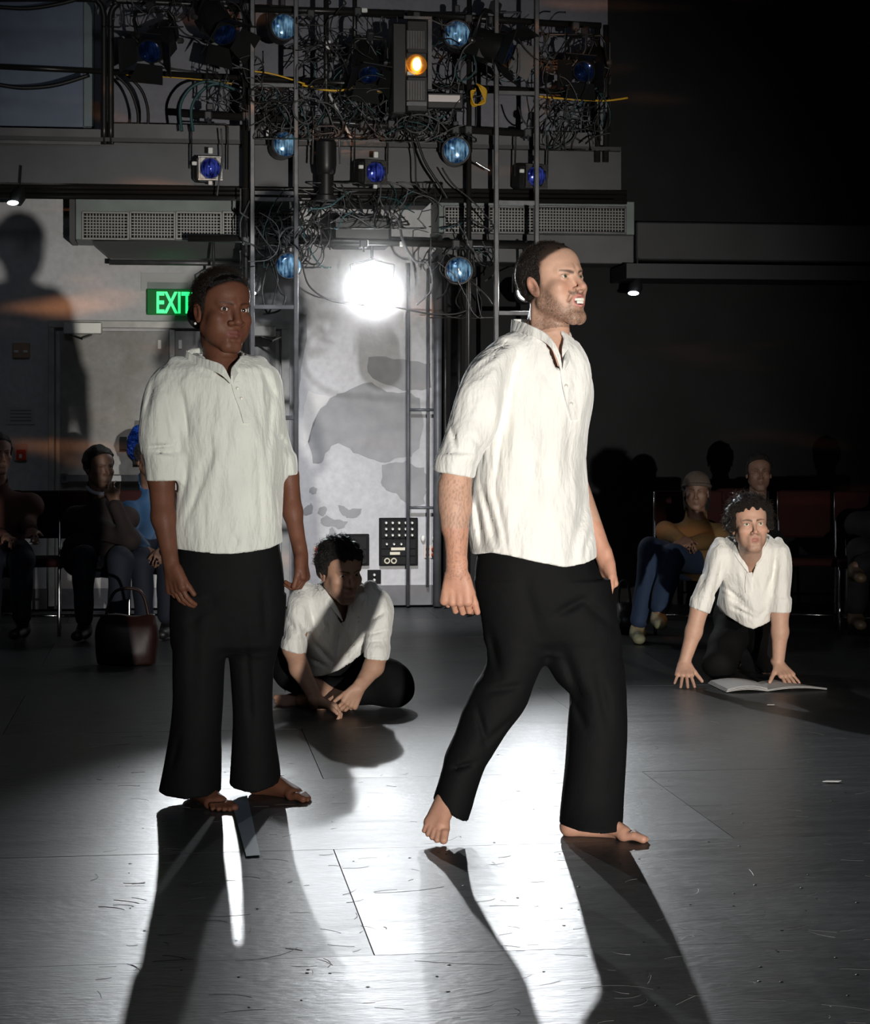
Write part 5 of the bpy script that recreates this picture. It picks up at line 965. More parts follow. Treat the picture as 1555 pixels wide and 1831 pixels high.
# ---- the standing woman
def standing_woman():
    t = thing('person', 'standing barefoot woman in an off-white collarless shirt and flared black trousers', 'person', P(415, 1440, 6.7)); t.location.z = 0
    skin = np.array((0.135, 0.056, 0.034)); hairc = (0.004, 0.002, 0.0015)
    H = Head(P(398, 557, 6.65), face_dir(33, -3, 2), 1.15, fem=1, lips=1.45, nose_w=1.35, cheek=1.3, eye_open=0.0038, jaw=0.95, hl=0.3)
    gx = [(P(285, 0, 6.5).x, P(345, 0, 6.5).x), (P(330, 0, 6.6).x, P(470, 0, 6.6).x), (P(505, 0, 6.6).x, P(572, 0, 6.6).x), (P(322, 0, 6.5).x, P(430, 0, 6.5).x), (P(440, 0, 6.7).x, P(570, 0, 6.7).x)]
    ax = (axis(P(250, 0, 6.6).x, P(570, 0, 6.6).x+0.02, 0.007, gx, 0.0034), axis(6.36, 7.0, 0.008, [(6.38, 6.86)], 0.0036), axis(-0.004, 1.81, 0.009, [(-0.01, 0.10), (0.66, 0.87), (1.46, 1.80)], 0.0034))
    S = Field(*ax)
    S.loft([ring(650, 370, 430, 6.67, 0.05), ring(675, 300, 480, 6.67, 0.085), ring(720, 295, 485, 6.67, 0.10), ring(850, 330, 485, 6.67, 0.10), ring(980, 335, 490, 6.67, 0.10), ring(1100, 330, 490, 6.67, 0.10)], 0.03)
    S.cap(P(398, 668, 6.70), H.w((0, -0.035, -0.06)), 0.055, 0.053, 0.03); S.cap(P(405, 672, 6.65), H.w((0, -0.008, -0.07)), 0.046, 0.044, 0.03); S.cap(P(400, 668, 6.66), P(412, 700, 6.58), 0.055, 0.045, 0.03)
    for a, b, c in (((355, 1080, 6.68), (350, 1230, 6.68), (345, 1400, 6.72)), ((450, 1080, 6.72), (450, 1230, 6.78), (468, 1388, 6.86))): S.cap(P(*a), P(*b), 0.065, 0.05, 0.03); S.cap(P(*b), P(*c), 0.05, 0.034, 0.03)
    S.cap(P(300, 690, 6.65), P(288, 850, 6.60), 0.05, 0.044, 0.02); S.cap(P(288, 850, 6.60), P(292, 925, 6.57), 0.044, 0.038, 0.02); S.cap(P(292, 925, 6.57), P(306, 1008, 6.53), 0.038, 0.025, 0.02)
    hand(S, P(306, 1010, 6.53), (0.22, -0.12, -1), (0.75, -0.7, 0), (0.7, 0.75, 0), 1.0, (20, 24, 28, 32), 3, tcurl=8, tang=20)
    S.cap(P(475, 700, 6.70), P(512, 850, 6.74), 0.040, 0.034, 0.02); S.cap(P(516, 850, 6.74), P(523, 915, 6.72), 0.034, 0.031, 0.02); S.cap(P(523, 915, 6.72), P(537, 990, 6.68), 0.031, 0.023, 0.02)
    hand(S, P(538, 990, 6.68), (0.16, -0.12, -1), (-0.15, -1, 0), (-1, 0.05, 0), 0.98, (52, 50, 46, 42), 5, tcurl=18, tang=20)
    foot(S, P(338, 1424, 6.80), P(409, 1454.5, 6.515), P(345, 1398, 6.75), (1, 0.3, 0), 0.92); foot(S, P(447, 1418, 6.885), P(562, 1434.5, 6.72), P(470, 1390, 6.86), (0.3, -1, 0), 0.95)
    H.carve(S, 0.016); S.F = np.maximum(S.F, (-S.z)[None, None, :])
    def tones(V):
        C = np.tile(skin, (len(V), 1)); n = nz(V[:, 0], V[:, 1], V[:, 2], 60, 5); C *= (1+0.06*n)[:, None]
        return np.clip(H.tones(V, C, skin, hairc, lip=(0.15, 0.052, 0.043), ruddy=0.3, brow=0.7), 0, 1)
    link('body', S.mesh(tones), M_skinD, t, world=True); H.eyes(t, (0.30, 1, -0.02), (0.02, 0.012, 0.008), (0.68, 0.66, 0.64))
    MB().sphere(H.w((0.083, -0.004, -0.040)), 0.0045, 8, 6).build('earring', mat('pearl', (0.85, 0.82, 0.78), 0.2), t, True, world=True)
    r = 0.17; a3 = [axis(H.c[i]-r, H.c[i]+r, 0.0038) for i in range(3)]; S = Field(*a3)
    def bun(S): S.ell(H.w((0.01, -0.108, -0.012)), (0.052, 0.042, 0.050), None, 0.03)
    hair_cap(H, S, 0.005, 0.0008, 200, 5, 0.3, bun); hc = link('hair', S.mesh(), M_hairK, t, world=True); tube_hair(hc, 'hair_fuzz', H, 2400, 0.009, 0.0007, M_fuzz, lambda p: p.z > -0.03 and p.y < 0.03, th=0.006, curl=0.002)
    gx = (axis(P(240, 0, 6.6).x, P(540, 0, 6.8).x, 0.005), axis(6.40, 6.92, 0.0065), axis(P(0, 1000, 6.6).z, P(0, 615, 6.6).z, 0.005))
    def torso(S): S.loft([ring(634, 352, 442, 6.68, 0.075), ring(646, 322, 466, 6.68, 0.10), ring(662, 296, 488, 6.67, 0.125), ring(690, 285, 497, 6.67, 0.14), ring(730, 300, 500, 6.665, 0.15), ring(780, 312, 502, 6.66, 0.16), ring(830, 315, 503, 6.66, 0.158), ring(880, 313, 504, 6.66, 0.155), ring(930, 312, 505, 6.66, 0.158), ring(965, 313, 505, 6.66, 0.160), ring(1000, 316, 503, 6.66, 0.162)], 0.0, capend=False, dome=0.012, pw=2.15)
    def sl_a(S): S.loft([ring(648, 296, 340, 6.66, 0.06), ring(665, 276, 338, 6.65, 0.085), ring(690, 263, 334, 6.64, 0.095), ring(730, 254, 330, 6.62, 0.098), ring(780, 250, 327, 6.61, 0.095), ring(806, 252, 322, 6.60, 0.086), ring(814, 255, 328, 6.60, 0.092), ring(835, 258, 328, 6.60, 0.090), ring(870, 262, 326, 6.595, 0.084)], 0.0, capend=False, dome=0.022)
    def sl_b(S): S.loft([ring(648, 444, 478, 6.69, 0.06), ring(665, 452, 493, 6.70, 0.08), ring(700, 458, 503, 6.71, 0.085), ring(750, 468, 512, 6.73, 0.08), ring(806, 482, 524, 6.745, 0.068), ring(814, 488, 530, 6.745, 0.070), ring(860, 498, 532, 6.745, 0.064)], 0.0, capend=False, dome=0.022)
    def neck(S): S.cap(P(396, 560, 6.66), P(398, 642, 6.66), 0.075, 0.075, 0.004, sub=True); S.cap(P(398, 640, 6.58), P(414, 684, 6.49), 0.060, 0.003, 0.004, sub=True); S.cap(P(404, 655, 6.53), P(414, 680, 6.46), 0.036, 0.004, 0.004, sub=True)
    cr = [((330, 700), (345, 800), 0.009, 0.010, 6.62), ((345, 800), (330, 900), 0.006, 0.012, 6.62), ((395, 790), (330, 950), 0.007, 0.011, 6.62), ((420, 690), (330, 650), 0.004, 0.012, 6.6), ((385, 800), (350, 870), 0.004, 0.010, 6.62), ((470, 660), (498, 720), 0.005, 0.010, 6.65), ((485, 700), (480, 850), 0.006, 0.012, 6.65), ((468, 800), (472, 975), 0.005, 0.009, 6.65), ((440, 760), (438, 900), 0.003, 0.014, 6.65),
          ((282, 660), (262, 760), 0.006, 0.010, 6.62), ((300, 700), (315, 790), 0.006, 0.010, 6.62), ((262, 800), (318, 796), 0.008, 0.007, 6.62), ((275, 806), (322, 812), 0.006, 0.006, 6.62), ((425, 955), (430, 975), 0.005, 0.006, 6.6), ((400, 840), (392, 960), 0.003, 0.014, 6.62), ((495, 770), (520, 806), 0.005, 0.007, 6.72)]
    me = garment(gx, [(torso, [(305, 972), (318, 979), (350, 981), (390, 985), (418, 986), (450, 983), (485, 978), (503, 970)], 6.66), (sl_a, [(250, 858), (290, 860), (330, 858)], 6.6), (sl_b, [(480, 853), (504, 853), (532, 848)], 6.745)], openings=(neck,), creases=cr, folds=0.005, fdir=(1, 1, 0.35), seed=14)
    sn = snapper(me); sh = link('shirt', me, M_linen2, t, world=True)
    F1 = [(414, 686, 6.500), (398, 672, 6.515), (378, 662, 6.54), (352, 652, 6.58), (332, 641, 6.64), (345, 634, 6.72), (385, 632, 6.76), (425, 636, 6.73), (440, 648, 6.66), (432, 660, 6.58), (420, 675, 6.53), (415, 687, 6.502)]
    F0 = [(405, 668, 6.505), (396, 652, 6.52), (378, 645, 6.54), (352, 637, 6.58), (334, 628, 6.64), (348, 624, 6.71), (385, 623, 6.74), (422, 626, 6.715), (434, 632, 6.655), (427, 642, 6.59), (416, 656, 6.54), (414, 672, 6.505)]
    band('collar', [P(*p) for p in F0], [P(*p) for p in F1], 0.006, M_linen2, sh)
    pk = [(415, 684, 6.500), (420, 705, 6.502), (430, 732, 6.500), (437, 757, 6.502)]; band('placket', [sn(x-2, y, 0.004, d) for x, y, d in pk], [sn(x+13, y-1, 0.004, d) for x, y, d in pk], 0.006, M_linen2, sh); buttons(sh, [(424, 694, 6.52), (431, 712, 6.52)], 0.005, sn)
    gx = (axis(P(272, 0, 6.6).x, P(515, 0, 6.8).x+0.01, 0.006), axis(6.50, 7.02, 0.007), axis(0.0, P(0, 935, 6.66).z, 0.006))
    def hips(S): S.loft([ring(940, 325, 494, 6.67, 0.12), ring(970, 321, 499, 6.67, 0.13), ring(1010, 314, 505, 6.68, 0.14), ring(1050, 310, 508, 6.69, 0.14), ring(1100, 308, 506, 6.70, 0.13), ring(1150, 309, 498, 6.71, 0.11), ring(1166, 330, 480, 6.71, 0.07)], 0.0, pw=2.2)
    def leg_a(S): S.loft([ring(1080, 308, 408, 6.67, 0.105), ring(1150, 308, 404, 6.67, 0.10), ring(1200, 308, 400, 6.67, 0.096), ring(1250, 308, 398, 6.675, 0.093), ring(1300, 304, 396, 6.68, 0.095), ring(1350, 296, 396, 6.69, 0.103), ring(1425, 282, 395, 6.69, 0.122)], 0.02, capend=False)
    def leg_b(S): S.loft([ring(1080, 404, 506, 6.72, 0.105), ring(1130, 407, 502, 6.74, 0.10), ring(1165, 409, 496, 6.75, 0.098), ring(1200, 412, 489, 6.76, 0.094), ring(1262, 415, 489, 6.78, 0.09), ring(1331, 414, 494, 6.80, 0.098), ring(1370, 412, 499, 6.81, 0.105), ring(1415, 409, 503, 6.82, 0.115)], 0.02, capend=False)
    cr = [((355, 1020), (350, 1300), 0.004, 0.02, 6.66), ((440, 1080), (450, 1350), 0.006, 0.012, 6.7), ((400, 1060), (330, 1120), 0.005, 0.02, 6.66), ((475, 1030), (480, 1150), 0.005, 0.012, 6.7), ((310, 1380), (330, 1300), 0.005, 0.012, 6.7)]
    me = garment(gx, [(hips, None, 0), (leg_a, [(275, 1406), (285, 1411), (340, 1416), (396, 1413)], 6.71), (leg_b, [(405, 1399), (430, 1404), (460, 1408), (503, 1396)], 6.82)], th=0.016, k=0.03, creases=cr, folds=0.002, fdir=(1, 1, 0.4), seed=18)
    link('trousers', me, M_trous, t, world=True)
standing_woman()
# ---- the man sitting cross-legged on the floor
def sitting_man():
    t = thing('person', 'dark haired man sitting cross-legged on the floor, face half in shadow, toying with his hands', 'person', P(610, 1250, 9.1)); t.location.z = 0
    skin = np.array((0.50, 0.29, 0.20)); hairc = (0.02, 0.012, 0.01)
    H = Head(P(609, 1021, 8.85), face_dir(32, -14, -3), 1.12, cheek=0.3, lips=0.95, hl=0.2, eye_open=0.0036)
    fx = [(P(560, 0, 8.8).x, P(660, 0, 8.8).x), (P(488, 0, 9).x, P(540, 0, 9).x)]
    ax = (axis(P(484, 0, 9.1).x, P(745, 0, 9).x, 0.008, fx, 0.0045), axis(8.52, 9.5, 0.009, [(8.60, 9.12)], 0.0048), axis(-0.004, 0.80, 0.008, [(-0.01, 0.17), (0.40, 0.80)], 0.0045))
    S = Field(*ax)
    S.cap(P(600, 1190, 9.24), P(606, 1075, 9.02), 0.11, 0.12, 0.03, ((0, 1, 0), 0.75)); S.cap(P(545, 1075, 8.98), P(665, 1070, 9.0), 0.05, 0.05, 0.03)
    S.cap(P(607, 1072, 8.97), H.w((0, -0.03, -0.06)), 0.058, 0.054, 0.03); S.cap(P(612, 1070, 8.93), H.w((0, -0.005, -0.075)), 0.045, 0.044, 0.03)
    S.cap(P(538, 1085, 8.96), P(524, 1158, 8.87), 0.055, 0.047, 0.02); S.cap(P(524, 1158, 8.87), P(535, 1195, 8.82), 0.046, 0.042, 0.02); S.cap(P(535, 1195, 8.82), P(569, 1256, 8.74), 0.042, 0.028, 0.02)
    hand(S, P(570, 1256, 8.735), (1, -0.25, -0.28), (0.1, -1, 0.35), (-0.2, 0.2, -1), 1.0, (38, 42, 46, 48), 3, tcurl=18, tang=24)
    S.cap(P(680, 1085, 8.98), P(676, 1165, 8.90), 0.055, 0.047, 0.02); S.cap(P(676, 1165, 8.90), P(668, 1192, 8.86), 0.046, 0.044, 0.02); S.cap(P(668, 1192, 8.86), P(640, 1231, 8.78), 0.043, 0.028, 0.02)
    hand(S, P(640, 1230, 8.78), (-0.50, -0.2, -0.9), (-0.75, -0.5, 0.35), (-0.3, 0.9, -0.1), 0.98, (28, 34, 42, 50), 5, tcurl=22, tang=30)
    S.cap(P(575, 1205, 9.22), P(520, 1195, 9.12), 0.07, 0.055, 0.03); S.cap(P(520, 1200, 9.10), P(600, 1245, 8.98), 0.045, 0.032, 0.02)
    S.cap(P(640, 1205, 9.22), P(705, 1230, 9.02), 0.07, 0.055, 0.03); S.cap(P(705, 1235, 9.02), P(540, 1252, 9.05), 0.04, 0.03, 0.02)
    foot(S, P(545, 1257, 9.14), P(488, 1262, 9.10), P(556, 1244, 9.10), (0, -0.4, 1), 0.98, up=(0, -0.75, 0.6)); foot(S, P(612, 1258, 8.98), P(548, 1262, 9.0), P(620, 1246, 9.0), (0, -0.4, 1), 0.98, up=(0, -0.75, 0.6))
    H.carve(S, 0.016); S.F = np.maximum(S.F, (-S.z)[None, None, :])
    def tones(V):
        C = np.tile(skin, (len(V), 1)); return np.clip(H.tones(V, C, skin, hairc, beard=0.45, lip=(0.42, 0.16, 0.14)), 0, 1)
    link('body', S.mesh(tones), M_skinA, t, world=True); H.eyes(t, (0.2, 1, -0.1), (0.06, 0.035, 0.02))
    r = 0.17; a3 = [axis(H.c[i]-r, H.c[i]+r, 0.0042) for i in range(3)]; S = Field(*a3)
    def front(S):
        for q in range(9): x = -0.045+0.011*q; S.cap(H.w((x, 0.060, 0.095)), H.w((x+0.010, 0.078, 0.066+0.006*(q % 3))), 0.014, 0.006, 0.006)
    hair_cap(H, S, 0.016, 0.0045, 130, 6, 0.2, front); hc = link('hair', S.mesh(), M_hairK, t, world=True); tube_hair(hc, 'hair_curls', H, 420, 0.020, 0.0012, M_hairK, lambda p: p.z > 0.02, th=0.012, curl=0.005)
    gx = (axis(P(494, 0, 8.9).x, P(712, 0, 8.9).x, 0.0065), axis(8.66, 9.40, 0.008), axis(P(0, 1225, 9.0).z, P(0, 1036, 9.0).z, 0.0065))
    def torso(S): S.loft([ring(1042, 572, 640, 8.98, 0.10), ring(1054, 545, 672, 8.98, 0.13), ring(1070, 530, 690, 8.99, 0.15), ring(1100, 528, 694, 9.02, 0.165), ring(1140, 534, 688, 9.07, 0.175), ring(1170, 538, 678, 9.11, 0.18), ring(1195, 542, 660, 9.14, 0.18), ring(1230, 548, 640, 9.16, 0.17)], 0.0, capend=False, dome=0.012)
    def sl_a(S): S.loft([ring(1052, 528, 566, 8.97, 0.06), ring(1068, 515, 568, 8.95, 0.085), ring(1095, 512, 562, 8.92, 0.09), ring(1125, 509, 556, 8.89, 0.085), ring(1137, 508, 549, 8.88, 0.076), ring(1141, 504, 552, 8.88, 0.082), ring(1175, 500, 549, 8.865, 0.08)], 0.0, capend=False, dome=0.022)
    def sl_b(S): S.loft([ring(1046, 650, 676, 8.99, 0.06), ring(1062, 652, 694, 8.98, 0.085), ring(1095, 653, 704, 8.95, 0.09), ring(1125, 651, 701, 8.92, 0.082), ring(1150, 650, 696, 8.90, 0.074), ring(1158, 649, 697, 8.89, 0.078), ring(1190, 648, 692, 8.88, 0.074)], 0.0, capend=False, dome=0.022)
    def neck(S): S.cap(P(606, 1020, 8.92), P(606, 1058, 8.95), 0.075, 0.072, 0.004, sub=True); S.cap(P(607, 1055, 8.87), P(612, 1114, 8.86), 0.060, 0.010, 0.004, sub=True)
    cr = [((535, 1090), (560, 1150), 0.010, 0.012, 9.0), ((556, 1075), (566, 1120), 0.008, 0.010, 9.0), ((515, 1095), (540, 1130), 0.007, 0.010, 9.0), ((560, 1140), (600, 1185), 0.010, 0.012, 9.05), ((545, 1170), (590, 1190), 0.007, 0.010, 9.05), ((650, 1060), (640, 1140), 0.009, 0.012, 9.0), ((655, 1110), (695, 1085), 0.008, 0.010, 9.0), ((652, 1130), (700, 1118), 0.007, 0.008, 9.0), ((652, 1142), (698, 1136), 0.006, 0.006, 9.0), ((652, 1166), (694, 1164), 0.005, 0.005, 9.0), ((610, 1115), (600, 1180), 0.006, 0.012, 9.0), ((655, 1130), (600, 1190), 0.010, 0.010, 9.05)]
    me = garment(gx, [(torso, [(535, 1203), (548, 1207), (560, 1211), (580, 1207), (605, 1197), (630, 1182), (650, 1165), (690, 1150)], 9.0), (sl_a, [(495, 1156), (502, 1158), (548, 1170), (560, 1172)], 8.87), (sl_b, [(640, 1174), (650, 1175), (694, 1180)], 8.88)], th=0.017, openings=(neck,), creases=cr, folds=0.004, fdir=(1, 1, 0.5), seed=24)
    sn = snapper(me); sh = link('shirt', me, M_linen, t, world=True)
    band('collar', [sn(p[0], p[1], 0.004, p[2]) if p[2] < 8.9 else P(*p) for p in [(608, 1098, 8.80), (596, 1075, 8.83), (578, 1050, 8.90), (580, 1040, 8.99), (610, 1036, 9.04), (645, 1042, 8.98), (645, 1060, 8.88), (628, 1085, 8.81)]], [sn(p[0], p[1], 0.004, p[2]) if p[2] < 8.9 else P(*p) for p in [(612, 1110, 8.79), (590, 1082, 8.82), (570, 1056, 8.89), (572, 1047, 8.99), (610, 1043, 9.06), (652, 1049, 8.98), (654, 1066, 8.88), (632, 1095, 8.80)]], 0.007, M_linen, sh)
    gx = (axis(P(484, 0, 9.1).x, P(748, 0, 9).x, 0.008), axis(8.78, 9.52, 0.009), axis(0.0, 0.40, 0.007)); S = Field(*gx)
    S.cap(P(600, 1200, 9.24), P(600, 1165, 9.2), 0.14, 0.13, 0.03, ((0, 1, 0), 0.8)); S.cap(P(575, 1198, 9.22), P(517, 1188, 9.14), 0.10, 0.085, 0.04); S.cap(P(514, 1192, 9.13), P(505, 1130, 9.18), 0.055, 0.04, 0.03); S.cap(P(518, 1205, 9.10), P(590, 1236, 9.04), 0.075, 0.050, 0.03)
    S.cap(P(640, 1195, 9.20), P(700, 1222, 9.02), 0.11, 0.092, 0.05); S.cap(P(702, 1232, 9.02), P(590, 1235, 9.04), 0.082, 0.055, 0.03); S.cap(P(690, 1215, 9.02), P(710, 1230, 9.00), 0.09, 0.075, 0.03)
    S.F = (S.F+0.005*nz(S.x[:, None, None], S.y[None, :, None], S.z[None, None, :], 34, 3)).astype(f32); S.F = np.maximum(S.F, (0.006-S.z)[None, None, :]); link('trousers', S.mesh(), M_trous, t, world=True)
sitting_man()

# ---- the crawling man
def crawling_man():
    t = thing('person', 'curly haired man on hands and knees in a white linen shirt, looking at the camera', 'person', P(1335, 1215, 10.0)); t.location.z = 0
    skin = np.array((0.55, 0.33, 0.24)); hairc = (0.022, 0.013, 0.009)
    H = Head(P(1341, 940, 9.72), face_dir(3, 4, -3), 1.09, cheek=0.25, lips=1.0, mouth=0.12, eye_open=0.0050, hl=0.0)
    fx = [(P(1180, 0, 9.8).x, P(1262, 0, 9.8).x), (P(1295, 0, 9.7).x, P(1385, 0, 9.7).x), (P(1355, 0, 9.8).x, P(1450, 0, 9.8).x)]
    ax = (axis(P(1180, 0, 9.8).x, P(1450, 0, 9.8).x, 0.008, fx, 0.005), axis(9.50, 10.95, 0.011, [(9.54, 9.98)], 0.005), axis(-0.004, 1.00, 0.009, [(-0.01, 0.16), (0.55, 1.0)], 0.0048))
    S = Field(*ax)
    S.cap(P(1340, 1005, 10.02), P(1340, 1080, 10.4), 0.12, 0.11, 0.03, ((0, 0, 1), 0.85)); S.cap(P(1290, 990, 9.93), P(1392, 990, 9.93), 0.055, 0.055, 0.03); S.cap(P(1340, 1010, 9.95), P(1342, 1040, 9.99), 0.09, 0.08, 0.03)
    S.cap(P(1341, 1005, 9.96), H.w((0, -0.03, -0.06)), 0.058, 0.054, 0.03); S.cap(P(1341, 1010, 9.93), H.w((0, -0.005, -0.075)), 0.046, 0.045, 0.03)
    S.cap(P(1287, 1000, 9.93), P(1252, 1085, 9.87), 0.040, 0.042, 0.02); S.cap(P(1251, 1085, 9.87), P(1240, 1130, 9.86), 0.045, 0.040, 0.02); S.cap(P(1240, 1130, 9.86), P(1224, 1182, 9.85), 0.040, 0.029, 0.02)
    hand(S, P(1224, 1186, 9.85), (-0.12, -0.80, -0.62), (1, -0.1, 0), (0, 0.6, -0.8), 1.02, (3, 3, 3, 3), 15, tcurl=2, tang=42)
    S.cap(P(1394, 1000, 9.93), P(1394, 1090, 9.88), 0.040, 0.044, 0.02); S.cap(P(1394, 1090, 9.88), P(1394, 1130, 9.87), 0.045, 0.041, 0.02); S.cap(P(1394, 1130, 9.87), P(1391, 1184, 9.86), 0.041, 0.029, 0.02)
    hand(S, P(1391, 1188, 9.86), (0.42, -0.75, -0.60), (-1, -0.35, 0), (0, 0.6, -0.8), 1.02, (4, 4, 4, 4), 10, tcurl=2, tang=50)
    for a, b, c in (((1322, 1095, 10.45), (1280, 1190, 10.06), (1302, 1190, 10.5)), ((1362, 1095, 10.45), (1372, 1195, 10.35), (1376, 1188, 10.8))):
        S.cap(P(*a), P(*b), 0.07, 0.045, 0.03); S.cap(P(*b), P(*c), 0.04, 0.032, 0.03)
    foot(S, P(1306, 1186, 10.48), P(1312, 1178, 10.72), P(1303, 1190, 10.44), (-1, 0, 0), 0.95, up=(0, -0.2, -1)); 
    H.carve(S, 0.016); S.F = np.maximum(S.F, (-S.z)[None, None, :])
    def tones(V):
        C = np.tile(skin, (len(V), 1)); return np.clip(H.tones(V, C, skin, hairc, beard=0.30, lip=(0.44, 0.22, 0.18), ruddy=0.5), 0, 1)
    link('body', S.mesh(tones), M_skinA, t, world=True); H.eyes(t, (0, 1, 0.08), (0.16, 0.15, 0.08), (0.7, 0.68, 0.64))
    r = 0.2; a3 = [axis(H.c[i]-r, H.c[i]+r, 0.005) for i in range(3)]; S = Field(*a3)
    def front(S):
        rn = random.Random(4)
        for q in range(16): x = -0.060+0.008*q; S.cap(H.w((x, 0.062-abs(x)*0.4, 0.098)), H.w((x+rn.uniform(-.008, .008), 0.080-abs(x)*0.35, 0.076+rn.uniform(-0.006, 0.012)-abs(x)*0.1)), 0.014, 0.008, 0.005)
        for sx in (-1, 1):
            for q in range(9): z = 0.085-0.012*q; S.ell(H.w((sx*(0.080+0.010*math.sin(q*1.1)), 0.028-0.022*(q % 2)-0.012, z)), (0.020, 0.022, 0.016), None, 0.006)
    hair_cap(H, S, 0.022, 0.007, 120, 8, 0.0, front); hc = link('hair', S.mesh(), M_hairB, t, world=True); tube_hair(hc, 'hair_curls', H, 700, 0.034, 0.0016, M_hairB, lambda p: p.z > -0.02, th=0.010, curl=0.008)
    tube_hair(hc, 'hair_fuzz', H, 330, 0.040, 0.0010, M_fuzz, lambda p: p.z > -0.02 and p.y < 0.01, th=0.014, curl=0.009, seed=9)
    gx = (axis(P(1228, 0, 9.9).x, P(1422, 0, 9.9).x, 0.0065), axis(9.68, 10.42, 0.008), axis(P(0, 1140, 9.9).z, P(0, 952, 9.9).z, 0.0065))
    def torso(S): S.loft([ring(962, 1312, 1372, 9.93, 0.08), ring(972, 1292, 1392, 9.94, 0.11), ring(990, 1276, 1405, 9.96, 0.14), ring(1020, 1284, 1400, 9.98, 0.16), ring(1050, 1288, 1396, 10.02, 0.19), ring(1080, 1284, 1392, 10.06, 0.22), ring(1105, 1292, 1386, 10.10, 0.24), ring(1135, 1305, 1378, 10.12, 0.24)], 0.0, capend=False, dome=0.012)
    def sl_a(S): S.loft([ring(968, 1276, 1300, 9.94, 0.06), ring(980, 1268, 1304, 9.93, 0.08), ring(1005, 1260, 1302, 9.92, 0.085), ring(1040, 1248, 1289, 9.90, 0.08), ring(1064, 1238, 1276, 9.885, 0.072), ring(1068, 1235, 1277, 9.885, 0.078), ring(1105, 1230, 1266, 9.87, 0.072)], 0.0, capend=False, dome=0.022)
    def sl_b(S): S.loft([ring(968, 1384, 1400, 9.94, 0.06), ring(980, 1380, 1409, 9.93, 0.08), ring(1005, 1377, 1414, 9.92, 0.085), ring(1040, 1376, 1414, 9.90, 0.08), ring(1066, 1376, 1413, 9.885, 0.072), ring(1070, 1373, 1416, 9.885, 0.078), ring(1105, 1373, 1412, 9.87, 0.072)], 0.0, capend=False, dome=0.022)
    def neck(S): S.cap(P(1342, 930, 9.88), P(1342, 975, 9.92), 0.080, 0.075, 0.004, sub=True); S.cap(P(1342, 966, 9.84), P(1340, 1030, 9.83), 0.066, 0.010, 0.004, sub=True)
    cr = [((1290, 985), (1270, 1060), 0.010, 0.012, 9.95), ((1290, 1045), (1330, 1080), 0.012, 0.012, 10.0), ((1292, 1060), (1345, 1095), 0.009, 0.009, 10.0), ((1298, 1080), (1350, 1105), 0.008, 0.009, 10.0), ((1380, 985), (1376, 1060), 0.009, 0.012, 9.95), ((1385, 1010), (1360, 1060), 0.006, 0.012, 9.95), ((1365, 1080), (1340, 1110), 0.007, 0.010, 10.0), ((1320, 1000), (1325, 1040), 0.005, 0.010, 9.95), ((1262, 1000), (1248, 1055), 0.005, 0.008, 9.95), ((1400, 1000), (1405, 1060), 0.004, 0.010, 9.95)]
    me = garment(gx, [(torso, [(1280, 1072), (1290, 1086), (1303, 1103), (1330, 1120), (1345, 1124), (1375, 1112), (1400, 1095)], 9.9), (sl_a, [(1225, 1082), (1234, 1085), (1265, 1096), (1275, 1098)], 9.87), (sl_b, [(1370, 1094), (1413, 1095)], 9.87)], th=0.017, openings=(neck,), creases=cr, folds=0.004, fdir=(1, 1, 0.5), seed=34)
    sn = snapper(me); sh = link('shirt', me, M_linen, t, world=True)
    band('collar', [sn(p[0], p[1], 0.004, p[2]) if p[2] < 9.88 else P(*p) for p in [(1336, 1014, 9.825), (1322, 990, 9.84), (1309, 965, 9.87), (1306, 957, 9.95), (1342, 953, 10.0), (1374, 957, 9.95), (1370, 972, 9.87), (1354, 1000, 9.83)]], [sn(p[0], p[1], 0.004, p[2]) if p[2] < 9.88 else P(*p) for p in [(1338, 1026, 9.82), (1316, 996, 9.83), (1301, 970, 9.86), (1299, 963, 9.95), (1342, 960, 10.02), (1381, 963, 9.95), (1378, 980, 9.86), (1352, 1012, 9.82)]], 0.007, M_linen, sh)
    pk = [(1339, 1024, 9.815), (1337, 1045, 9.825), (1338, 1060, 9.845)]; band('placket', [sn(x-5, y, 0.004, d) for x, y, d in pk], [sn(x+6, y-1, 0.004, d) for x, y, d in pk], 0.006, M_linen, sh)
    gx = (axis(P(1245, 0, 10).x, P(1420, 0, 10.2).x, 0.008), axis(9.85, 10.98, 0.010), axis(0.0, 0.42, 0.008)); S = Field(*gx)
    S.cap(P(1325, 1100, 10.42), P(1358, 1100, 10.42), 0.14, 0.14, 0.03); S.cap(P(1322, 1105, 10.40), P(1284, 1186, 10.07), 0.11, 0.078, 0.04); S.cap(P(1284, 1190, 10.08), P(1303, 1190, 10.46), 0.074, 0.055, 0.03)
    S.cap(P(1360, 1105, 10.42), P(1374, 1186, 10.34), 0.11, 0.075, 0.04); S.cap(P(1374, 1188, 10.36), P(1376, 1185, 10.78), 0.07, 0.05, 0.03)
    S.F = (S.F+0.006*nz(S.x[:, None, None], S.y[None, :, None], S.z[None, None, :], 34, 3)).astype(f32); S.F = np.maximum(S.F, (0.006-S.z)[None, None, :]); link('trousers', S.mesh(), M_trous, t, world=True)
crawling_man()
